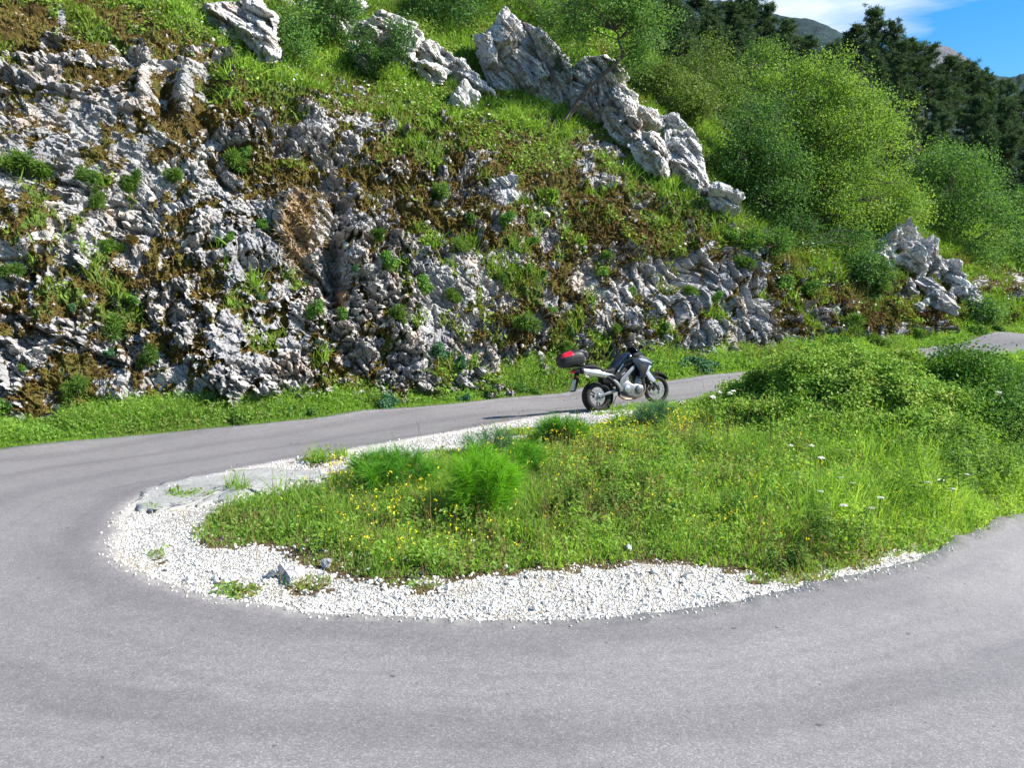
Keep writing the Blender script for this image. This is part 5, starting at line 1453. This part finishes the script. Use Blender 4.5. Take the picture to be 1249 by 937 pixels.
def lathe(prof, cx, cz, seg=48, closed=True):
    """prof: (radius, y) around the axle through (cx, cz)"""
    pr = np.array(prof); m = len(pr)
    a = np.linspace(0, 2 * PI, seg, endpoint=False)
    V = np.stack([cx + np.cos(a)[:, None] * pr[None, :, 0], np.broadcast_to(pr[None, :, 1], (seg, m)), cz + np.sin(a)[:, None] * pr[None, :, 0]], -1).reshape(-1, 3)
    i = np.arange(seg * m).reshape(seg, m); j = np.roll(i, -1, 0)
    if closed: i2, j2 = np.roll(i, -1, 1), np.roll(j, -1, 1)
    else: i, j, i2, j2 = i[:, :-1], j[:, :-1], i[:, 1:], j[:, 1:]
    return V, np.concatenate([np.stack([i, i2, j2], -1).reshape(-1, 3), np.stack([i, j2, j], -1).reshape(-1, 3)])

moto = empty('motorcycle')
tag(moto, 'dark touring motorcycle with black top box, parked on the gravel edge', 'motorcycle')
def mpart(name, pieces, mat, parent=None, smooth=True, label=None):
    bag = Bag()
    for V, T in pieces: bag.add(V, T, 0.)
    o = mesh_np(name, np.concatenate(bag.V), np.concatenate(bag.T), M[mat], None, smooth, parent or moto)
    if smooth:
        try: o.data.set_sharp_from_angle(angle=math.radians(38))
        except Exception: pass
    if label: o['label'] = label
    return o
FX, FZ, RZ = 1.545, .330, .335
def wheel(cx, cz, r, w, discs, dr, rimmat):
    rr = r - .085 if r < .331 else r - .105
    sp = []
    for k in range(3):
        for da in (-.17, .17):
            a = k * 2 * PI / 3 + .5
            p0 = (cx + math.cos(a + da * 2.2) * .05, 0, cz + math.sin(a + da * 2.2) * .05); p1 = (cx + math.cos(a + da) * (rr - .01), 0, cz + math.sin(a + da) * (rr - .01))
            sp.append(tube([p0, p1], [.017, .013], 7))
    rim = [lathe([(rr + .012, -w * .36), (rr + .012, w * .36), (rr - .012, w * .34), (rr - .022, 0), (rr - .012, -w * .34)], cx, cz), lathe([(.052, -.075), (.052, .075), (.015, .08), (.015, -.08)], cx, cz, 24)] + sp
    o = mpart('wheel', rim, rimmat)
    q = np.linspace(-1, 1, 15)
    tp = [(rr, -w * .36)] + [(rr + (r - rr) * (1 - abs(t) ** 2.6 * .62) if abs(t) < 1 else rr + (r - rr) * .36, w * .5 * math.copysign(min(1, abs(t) * 1.05), t) * (1 if abs(t) < .99 else .98)) for t in q] + [(rr, w * .36)]
    mpart('tyre', [lathe(tp, cx, cz, 72)], 'rubber', o)
    for y in discs:
        mpart('brake_disc', [lathe([(dr, y - .004), (dr, y + .004), (dr * .66, y + .004), (dr * .66, y - .004)], cx, cz)] + [tube([(cx + math.cos(a) * .04, y, cz + math.sin(a) * .04), (cx + math.cos(a) * dr * .7, y, cz + math.sin(a) * dr * .7)], .008, 5) for a in np.arange(6) * PI / 3], 'steel', o)
    return o
rw = wheel(0, RZ, RZ, .150, (-.095,), .135, 'blackplastic')
mpart('hub_cover', [lathe([(.125, -.086), (.118, -.078), (.03, -.10), (.03, -.086)], 0, RZ, 36)], 'alu', rw)
fw = wheel(FX, FZ, FZ, .112, (-.082, .082), .155, 'blackplastic')
mpart('swingarm', [prism([(-.06, .31), (-.06, .36), (.50, .48), (.54, .44), (.50, .40)], s * .125 - .02, s * .125 + .02, .012) for s in (-1, 1)], 'alu')
mpart('axle_nut', [lathe([(.024, -.155), (.024, -.14), (.001, -.14), (.001, -.155)], 0, RZ, 10)], 'steel')
mpart('frame', [prism([(.46, .50), (.55, .50), (.62, .62), (.92, .86), (.95, .95), (.88, .93), (.54, .68)], s * .165 - .02, s * .165 + .02, .010) for s in (-1, 1)] +
      [tube([(.35, s * .10, .66), (.0, s * .12, .84), (-.40, s * .10, .95)], .014, 8) for s in (-1, 1)], 'alu')
mpart('airbox', [prism([(.12, .62), (.10, .80), (.45, .92), (1.0, 1.02), (1.10, .84), (.95, .66), (.55, .56)], -.115, .115, .03)], 'blackplastic')
eng = mpart('engine', [prism([(.55, .56), (.57, .40), (.72, .27), (.90, .21), (1.08, .26), (1.12, .40), (1.02, .50), (.84, .52), (.72, .62)], -.165, .165, .03),
                       prism([(.62, .50), (.60, .78), (.76, .82), (.80, .52)], -.12, .12, .02), prism([(.88, .46), (1.0, .70), (1.14, .63), (1.06, .40)], -.12, .12, .02)], 'alu')
for k in range(5):
    pass
mpart('clutch_cover', [lathe([(.098, -.165), (.092, -.20), (.07, -.215), (.0, -.218), (.0, -.16)], 1.0, .395, 32)], 'alu', eng)
mpart('sprocket_cover', [lathe([(.085, -.16), (.078, -.195), (.03, -.205), (.0, -.205), (.0, -.16)], .68, .43, 28)], 'steel', eng)
mpart('cooling_fins', [prism([(.875 + .035 * k, .49 + .045 * k), (.885 + .035 * k, .475 + .045 * k), (1.085 + .022 * k, .40 + .05 * k), (1.095 + .022 * k, .415 + .05 * k)], -.135, .135, 0) for k in range(5)], 'steel', eng)
mpart('radiator', [prism([(1.10, .40), (1.16, .40), (1.20, .74), (1.12, .76)], -.15, .15, .015)], 'blackplastic')
mpart('exhaust_pipe', [tube(cr(np.array([(1.12, -.06, .60), (1.2, -.08, .46), (1.12, -.10, .27), (.9, -.10, .19), (.62, -.11, .21), (.46, -.15, .30)]), np.linspace(0, 5, 30)), .024, 10)], 'header')
mpart('heat_shield', [tube(cr(np.array([(.46, -.15, .30), (.44, -.19, .46), (.30, -.215, .64), (.12, -.225, .78)]), np.linspace(0, 3, 20)), np.linspace(.03, .042, 20), 10)], 'blackplastic')
d = np.array([-.60, 0, .165]); d = d / np.linalg.norm(d)
def muff(a, b, rz, ry, yy):
    s_ = [(a[0] + (b[0] - a[0]) * t, a[1] + (b[1] - a[1]) * t, rz * k, ry * k) for t, k in ((0, .72), (.06, .96), (.2, 1), (.8, 1), (.95, .97), (1, .9))]
    return bodyloft(s_, 2.6, sub=3, yoff=yy)
mf = mpart('muffler', [muff((.14, .785), (-.43, .935), .072, .062, -.235)], 'steel')
mpart('end_cap', [muff((-.41, .93), (-.47, .946), .066, .058, -.235)], 'blackplastic', mf)
mpart('tank', [bodyloft([(.40, .93, .06, .08), (.50, .97, .12, .13), (.66, 1.04, .17, .175), (.82, 1.08, .175, .195), (.96, 1.07, .13, .175), (1.08, 1.02, .06, .12)], 2.4)], 'paint')
mpart('tank_trim', [prism([(.47, .84), (.50, .82), (.66, .99), (.635, 1.005)], s * .176 - .006, s * .176 + .006, .003) for s in (-1, 1)], 'silver_paint')
mpart('seat', [bodyloft([(-.34, 1.02, .02, .09), (-.30, 1.025, .045, .125), (-.08, 1.005, .055, .15), (.06, .95, .06, .155), (.16, .885, .055, .16), (.32, .87, .055, .14), (.44, .90, .055, .10), (.48, .92, .02, .06)], 3)], 'saddle')
mpart('tail_cowl', [bodyloft([(-.56, .955, .02, .06), (-.50, .95, .05, .09), (-.25, .93, .075, .135), (.0, .89, .085, .15), (.22, .80, .075, .15), (.40, .74, .07, .14), (.50, .70, .03, .10)], 2.8)], 'paint')
mpart('side_panel', [prism([(.10, .84), (.24, .82), (.30, .78), (.20, .77), (.10, .80)], -.158, -.150, .002)], 'silver_paint')
mpart('footrest_bracket', [prism([(.34, .68), (.44, .62), (.56, .44), (.50, .36), (.43, .46), (.30, .62)], s * .195 - .012, s * .195 + .012, .006) for s in (-1, 1)], 'alu')
mpart('footpeg', [tube([(.50, -.19, .37), (.50, -.31, .38)], .014, 8)], 'blackplastic'); mpart('footpeg', [tube([(.50, .19, .37), (.50, .31, .38)], .014, 8)], 'blackplastic')
mpart('rear_fender', [lathe([(RZ + .03, -.07), (RZ + .036, 0), (RZ + .03, .07), (RZ + .024, 0)], 0, RZ, 60)], 'blackplastic')
# keep only the front upper arc of the rear hugger
o = moto.children[-1]; bm = bmesh.new(); bm.from_mesh(o.data)
bmesh.ops.delete(bm, geom=[v for v in bm.verts if not (20 < math.degrees(math.atan2(v.co.z - RZ, v.co.x)) < 110)], context='VERTS'); bm.to_mesh(o.data); bm.free()
fork = []
for s in (-1, 1):
    fl_ = mpart('fork_leg', [tube([(FX, s * .098, FZ), (FX - .06, s * .098, FZ + .10), (1.28, s * .10, .70)], [.026, .03, .026], 10), tube([(1.28, s * .10, .70), (1.06, s * .10, 1.08)], .021, 10)], 'blackplastic')
    mpart('fork_guard', [prism([(1.20, .79), (1.29, .80), (1.47, .545), (1.40, .50), (1.30, .58)], s * .142 - .008, s * .142 + .008, .004)], 'silver_paint', fl_)
    mpart('brake_caliper', [prism([(FX - .17, FZ + .02), (FX - .09, FZ + .12), (FX - .04, FZ + .09), (FX - .12, FZ - .02)], s * .088 - .03, s * .088 + .03, .008)], 'blackplastic', fl_)
a = np.radians(np.linspace(128, 32, 22))
fv = []
for k, t in enumerate(a):
    rr_ = FZ + .045 + (.02 if k > 3 else .0); wv_ = .075 * (1 - .25 * abs(k / 10.5 - 1) ** 3)
    for yy, dz in ((-wv_, -.045), (-wv_ * .9, -.005), (-wv_ * .4, .012), (wv_ * .4, .012), (wv_ * .9, -.005), (wv_, -.045)):
        fv.append((FX + math.cos(t) * (rr_ + dz), yy, FZ + math.sin(t) * (rr_ + dz)))
fv = np.array(fv); ii = np.arange(132).reshape(22, 6)
ft = np.concatenate([np.stack([ii[:-1, :-1], ii[:-1, 1:], ii[1:, 1:]], -1).reshape(-1, 3), np.stack([ii[:-1, :-1], ii[1:, 1:], ii[1:, :-1]], -1).reshape(-1, 3)])
o = mpart('front_fender', [(fv, ft), prism([(1.36, .70), (1.44, .735), (1.76, .66), (1.80, .61), (1.73, .655), (1.46, .71)], -.06, .06, .008)], 'blackplastic')
sm = o.modifiers.new('thick', 'SOLIDIFY'); sm.thickness = .006
fair = mpart('fairing', [prism([(.84, 1.06), (.95, 1.13), (1.10, 1.14), (1.27, 1.07), (1.40, .965), (1.36, .88), (1.22, .72), (1.13, .62), (1.02, .66), (1.02, .80), (.94, .93)], s * .19 - (.035 if s > 0 else .035), s * .19 + .035, .018) for s in (-1, 1)] +
             [bodyloft([(1.06, 1.05, .09, .19), (1.20, 1.03, .11, .18), (1.32, .99, .10, .14), (1.42, .95, .05, .08), (1.45, .94, .015, .03)], 2.6)], 'paint')
for s in (-1, 1):
    mpart('side_stripe', [prism([(1.02, 1.07), (1.10, 1.08), (1.24, 1.03), (1.375, .945), (1.35, .93), (1.24, .975), (1.10, 1.01)], s * .229 - .004, s * .229 + .004, .003)], 'silver_paint', fair)
    mpart('air_scoop', [prism([(1.03, .93), (1.16, .93), (1.26, .88), (1.16, .72), (1.07, .70), (1.04, .80)], s * .228 - .004, s * .228 + .004, .003)], 'blackplastic', fair)
    mpart('lower_trim', [prism([(1.28, .90), (1.34, .885), (1.20, .70), (1.16, .70)], s * .2285 - .004, s * .2285 + .004, .002)], 'silver_paint', fair)
mpart('headlight', [bodyloft([(1.395, .955, .045, .09), (1.43, .945, .04, .075), (1.455, .94, .02, .04)], 2.4)], 'glass')
# windscreen: a curved sheet
wv_, u_ = [], np.linspace(-1, 1, 13)
prof = [(1.37, 1.035), (1.31, 1.13), (1.22, 1.24), (1.135, 1.33), (1.10, 1.375)]
for k, (x, z) in enumerate(prof):
    hw = (.14, .18, .185, .16, .11)[k]
    for t in u_: wv_.append((x - .16 * abs(t) ** 2.2 * (1.2 - .1 * k), t * hw, z - .012 * abs(t) ** 2))
wv_ = np.array(wv_); ii = np.arange(65).reshape(5, 13)
o = mpart('windscreen', [(wv_, np.concatenate([np.stack([ii[:-1, :-1], ii[:-1, 1:], ii[1:, 1:]], -1).reshape(-1, 3), np.stack([ii[:-1, :-1], ii[1:, 1:], ii[1:, :-1]], -1).reshape(-1, 3)]))], 'screen')
sm = o.modifiers.new('thick', 'SOLIDIFY'); sm.thickness = .005
mpart('instrument_panel', [bodyloft([(1.02, 1.13, .03, .12), (1.08, 1.15, .05, .13), (1.16, 1.15, .03, .12)], 3)], 'blackplastic')
hb_ = mpart('handlebar', [tube(cr(np.array([(.86, -.40, 1.14), (.93, -.26, 1.17), (1.0, -.10, 1.14), (1.0, .10, 1.14), (.93, .26, 1.17), (.86, .40, 1.14)]), np.linspace(0, 5, 26)), .012, 8)], 'blackplastic')
for s in (-1, 1):
    mpart('grip', [tube([(.89, s * .30, 1.155), (.85, s * .415, 1.135)], .02, 10)], 'rubber', hb_)
    mpart('lever', [tube(cr(np.array([(.94, s * .26, 1.16), (.99, s * .32, 1.15), (.95, s * .42, 1.13)]), np.linspace(0, 2, 9)), .007, 6)], 'steel', hb_)
    mpart('hand_guard', [prism([(.78, 1.12), (.84, 1.20), (.95, 1.22), (1.0, 1.16), (.94, 1.10)], s * .33 - .05, s * .33 + .05, .02)], 'blackplastic', hb_)
    mi = mpart('mirror', [tube([(1.0, s * .22, 1.17), (1.03, s * .34, 1.31)], .007, 6), bodyloft([(1.0, 1.33, .03, .07), (1.03, 1.335, .042, .085), (1.06, 1.335, .02, .05)], 2.4, yoff=s * .38, sub=4)], 'blackplastic')
mpart('luggage_rack', [prism([(-.66, 1.0), (-.66, 1.02), (-.2, 1.04), (-.16, 1.02)], -.12, .12, .004)] + [tube([(-.5, s * .1, .95), (-.55, s * .11, 1.0)], .01, 6) for s in (-1, 1)] + [tube([(-.2, s * .1, .98), (-.22, s * .11, 1.03)], .01, 6) for s in (-1, 1)], 'blackplastic')
BX = [(-.875, 1.20, .06, .10), (-.86, 1.20, .10, .15), (-.80, 1.205, .155, .195), (-.66, 1.22, .185, .22), (-.48, 1.235, .19, .225), (-.36, 1.235, .165, .215), (-.305, 1.23, .11, .18), (-.295, 1.23, .05, .12)]
tb_ = mpart('top_box', [bodyloft([(x, z - .004, h * .985, w_ * .97) for x, z, h, w_ in BX], 2.7, 180, 360)], 'boxplastic')
mpart('lid', [bodyloft([(x, z + .004, h, w_) for x, z, h, w_ in BX], 2.7, 0, 180)], 'boxplastic', tb_)
mpart('reflector', [bodyloft([(x, z + .006, h * 1.012, w_ * 1.02) for x, z, h, w_ in BX[1:4]] + [(-.58, 1.228, .189, .226)], 2.7, 118, 165), bodyloft([(x, z + .006, h * 1.012, w_ * 1.02) for x, z, h, w_ in BX[1:4]], 2.7, 15, 62)], 'red', tb_)
mpart('tail_light', [bodyloft([(-.585, .935, .02, .05), (-.57, .935, .035, .075), (-.52, .945, .035, .08)], 3)], 'red')
ph = mpart('plate_holder', [prism([(-.50, .90), (-.42, .90), (-.44, .74), (-.56, .50), (-.60, .52), (-.52, .72)], -.05, .05, .01), prism([(-.52, .78), (-.50, .79), (-.60, .50), (-.625, .51)], -.10, .10, .004)], 'blackplastic')
mpart('number_plate', [prism([(-.535, .765), (-.527, .768), (-.615, .535), (-.623, .532)], -.085, .085, .001)], 'plate', ph)
for s in (-1, 1): mpart('indicator', [tube([(-.49, s * .05, .82), (-.50, s * .15, .82)], .008, 6), bodyloft([(-.535, .82, .018, .03), (-.51, .82, .026, .04), (-.48, .82, .01, .02)], 2.2, yoff=s * .17)], 'amber')
mpart('side_stand', [tube([(.56, .13, .30), (.50, .24, .10), (.46, .31, -.01)], [.014, .013, .016], 8)], 'steel')
# set it on the road edge
pr = at(731, 502, 18.85); pr[2] = 0
yaw = math.radians(24); L0 = FX
pf = pr + L0 * np.array([math.cos(yaw), math.sin(yaw), 0])
def topz(x, y):
    inside = bool(in_poly(np.array([x]), np.array([y]), ROADE.tolist())[0])
    return float(gz(x, y)) if inside else float(gzs(x, y)) + .012
zr, zf = topz(*pr[:2]), topz(*pf[:2])
fwd = Vector((pf[0] - pr[0], pf[1] - pr[1], zf - zr)).normalized()
left = Vector((0, 0, 1)).cross(fwd).normalized(); up = fwd.cross(left)
q = Matrix.Rotation(math.radians(-7), 3, fwd)
left = q @ left; up = q @ up
mw4 = Matrix((fwd, left, up)).transposed().to_4x4(); mw4.translation = Vector((pr[0], pr[1], zr - .012))
moto.matrix_world = mw4
print('moto at', pr, zr, zf, proj(np.array([[pr[0], pr[1], zr], [pf[0], pf[1], zf]])))
# ================================================================ light, sky, camera
SUN_EL, SUN_AZ = math.radians(40), math.radians(-9)        # azimuth from +X towards +Y
sd = Vector((math.cos(SUN_EL) * math.cos(SUN_AZ), math.cos(SUN_EL) * math.sin(SUN_AZ), math.sin(SUN_EL)))
lamp = bpy.data.lights.new('sun', 'SUN'); lamp.energy = 4.9; lamp.angle = math.radians(.5); lamp.color = (1, .955, .88)
so = bpy.data.objects.new('sun', lamp); COL.objects.link(so)
so.rotation_euler = sd.to_track_quat('Z', 'Y').to_euler(); so.location = (30, 0, 40)
w = bpy.data.worlds.new('World'); SC.world = w; w.use_nodes = True
nt = w.node_tree; nt.nodes.clear()
def wn(t, **k):
    x = nt.nodes.new(t)
    for a, b in k.items(): setattr(x, a, b)
    return x
sky = wn('ShaderNodeTexSky', sky_type='NISHITA', sun_disc=False, sun_elevation=SUN_EL, sun_rotation=PI / 2 - SUN_AZ, air_density=1.15, dust_density=.25, ozone_density=2.2, altitude=300)
hs = wn('ShaderNodeHueSaturation'); hs.inputs['Saturation'].default_value = 1.5; hs.inputs['Value'].default_value = .9
nt.links.new(sky.outputs[0], hs.inputs['Color'])
tc = wn('ShaderNodeTexCoord')
mp = wn('ShaderNodeMapping'); mp.inputs['Scale'].default_value = (1.1, 1.1, 4.2); mp.inputs['Rotation'].default_value = (.12, .25, .3)
mp.inputs['Location'].default_value = (1.3, .4, .35)
nt.links.new(tc.outputs['Generated'], mp.inputs[0])
ns = wn('ShaderNodeTexNoise'); ns.inputs['Scale'].default_value = 1.7; ns.inputs['Detail'].default_value = 9; ns.inputs['Roughness'].default_value = .58; ns.inputs['Distortion'].default_value = .7
nt.links.new(mp.outputs[0], ns.inputs['Vector'])
rp = wn('ShaderNodeValToRGB'); rp.color_ramp.elements[0].position = .53; rp.color_ramp.elements[1].position = .74
vd = wn('ShaderNodeVectorMath', operation='DOT_PRODUCT'); nt.links.new(tc.outputs['Generated'], vd.inputs[0])
_d = at(955, -20, 100.) - np.array([0, 0, CAMZ]); vd.inputs[1].default_value = tuple(_d / np.linalg.norm(_d))
mr = wn('ShaderNodeMapRange', interpolation_type='SMOOTHSTEP'); nt.links.new(vd.outputs['Value'], mr.inputs[0])
mr.inputs[1].default_value = .985; mr.inputs[2].default_value = 1.0; mr.inputs[3].default_value = 0; mr.inputs[4].default_value = .16      # a cloud bank stands in that quarter of the sky
ad = wn('ShaderNodeMath', operation='ADD'); nt.links.new(ns.outputs[0], ad.inputs[0]); nt.links.new(mr.outputs[0], ad.inputs[1])
nt.links.new(ad.outputs[0], rp.inputs[0])
mx = wn('ShaderNodeMix', data_type='RGBA'); nt.links.new(rp.outputs[0], mx.inputs[0]); nt.links.new(hs.outputs[0], mx.inputs[6]); mx.inputs[7].default_value = (5.8, 6.1, 6.5, 1)
bg = wn('ShaderNodeBackground'); bg.inputs['Strength'].default_value = .088
nt.links.new(mx.outputs[2], bg.inputs[0])
wo = wn('ShaderNodeOutputWorld'); nt.links.new(bg.outputs[0], wo.inputs[0])

cam = bpy.data.cameras.new('camera'); cam.sensor_width = 36; cam.lens = 36 * F / 1249; cam.clip_start = .1; cam.clip_end = 6000
co = bpy.data.objects.new('camera', cam); COL.objects.link(co); co.location = (0, 0, CAMZ); co.rotation_euler = (PI / 2 - PITCH, 0, 0)
SC.camera = co
SC.view_settings.view_transform = 'Standard'; SC.view_settings.look = 'None'; SC.view_settings.gamma = 1; SC.view_settings.exposure = 1.28
SC.view_settings.use_curve_mapping = False
SC.render.engine = 'CYCLES'
SC.cycles.max_bounces = 6; SC.cycles.diffuse_bounces = 3; SC.cycles.transparent_max_bounces = 4
SC.cycles.sample_clamp_indirect = 6
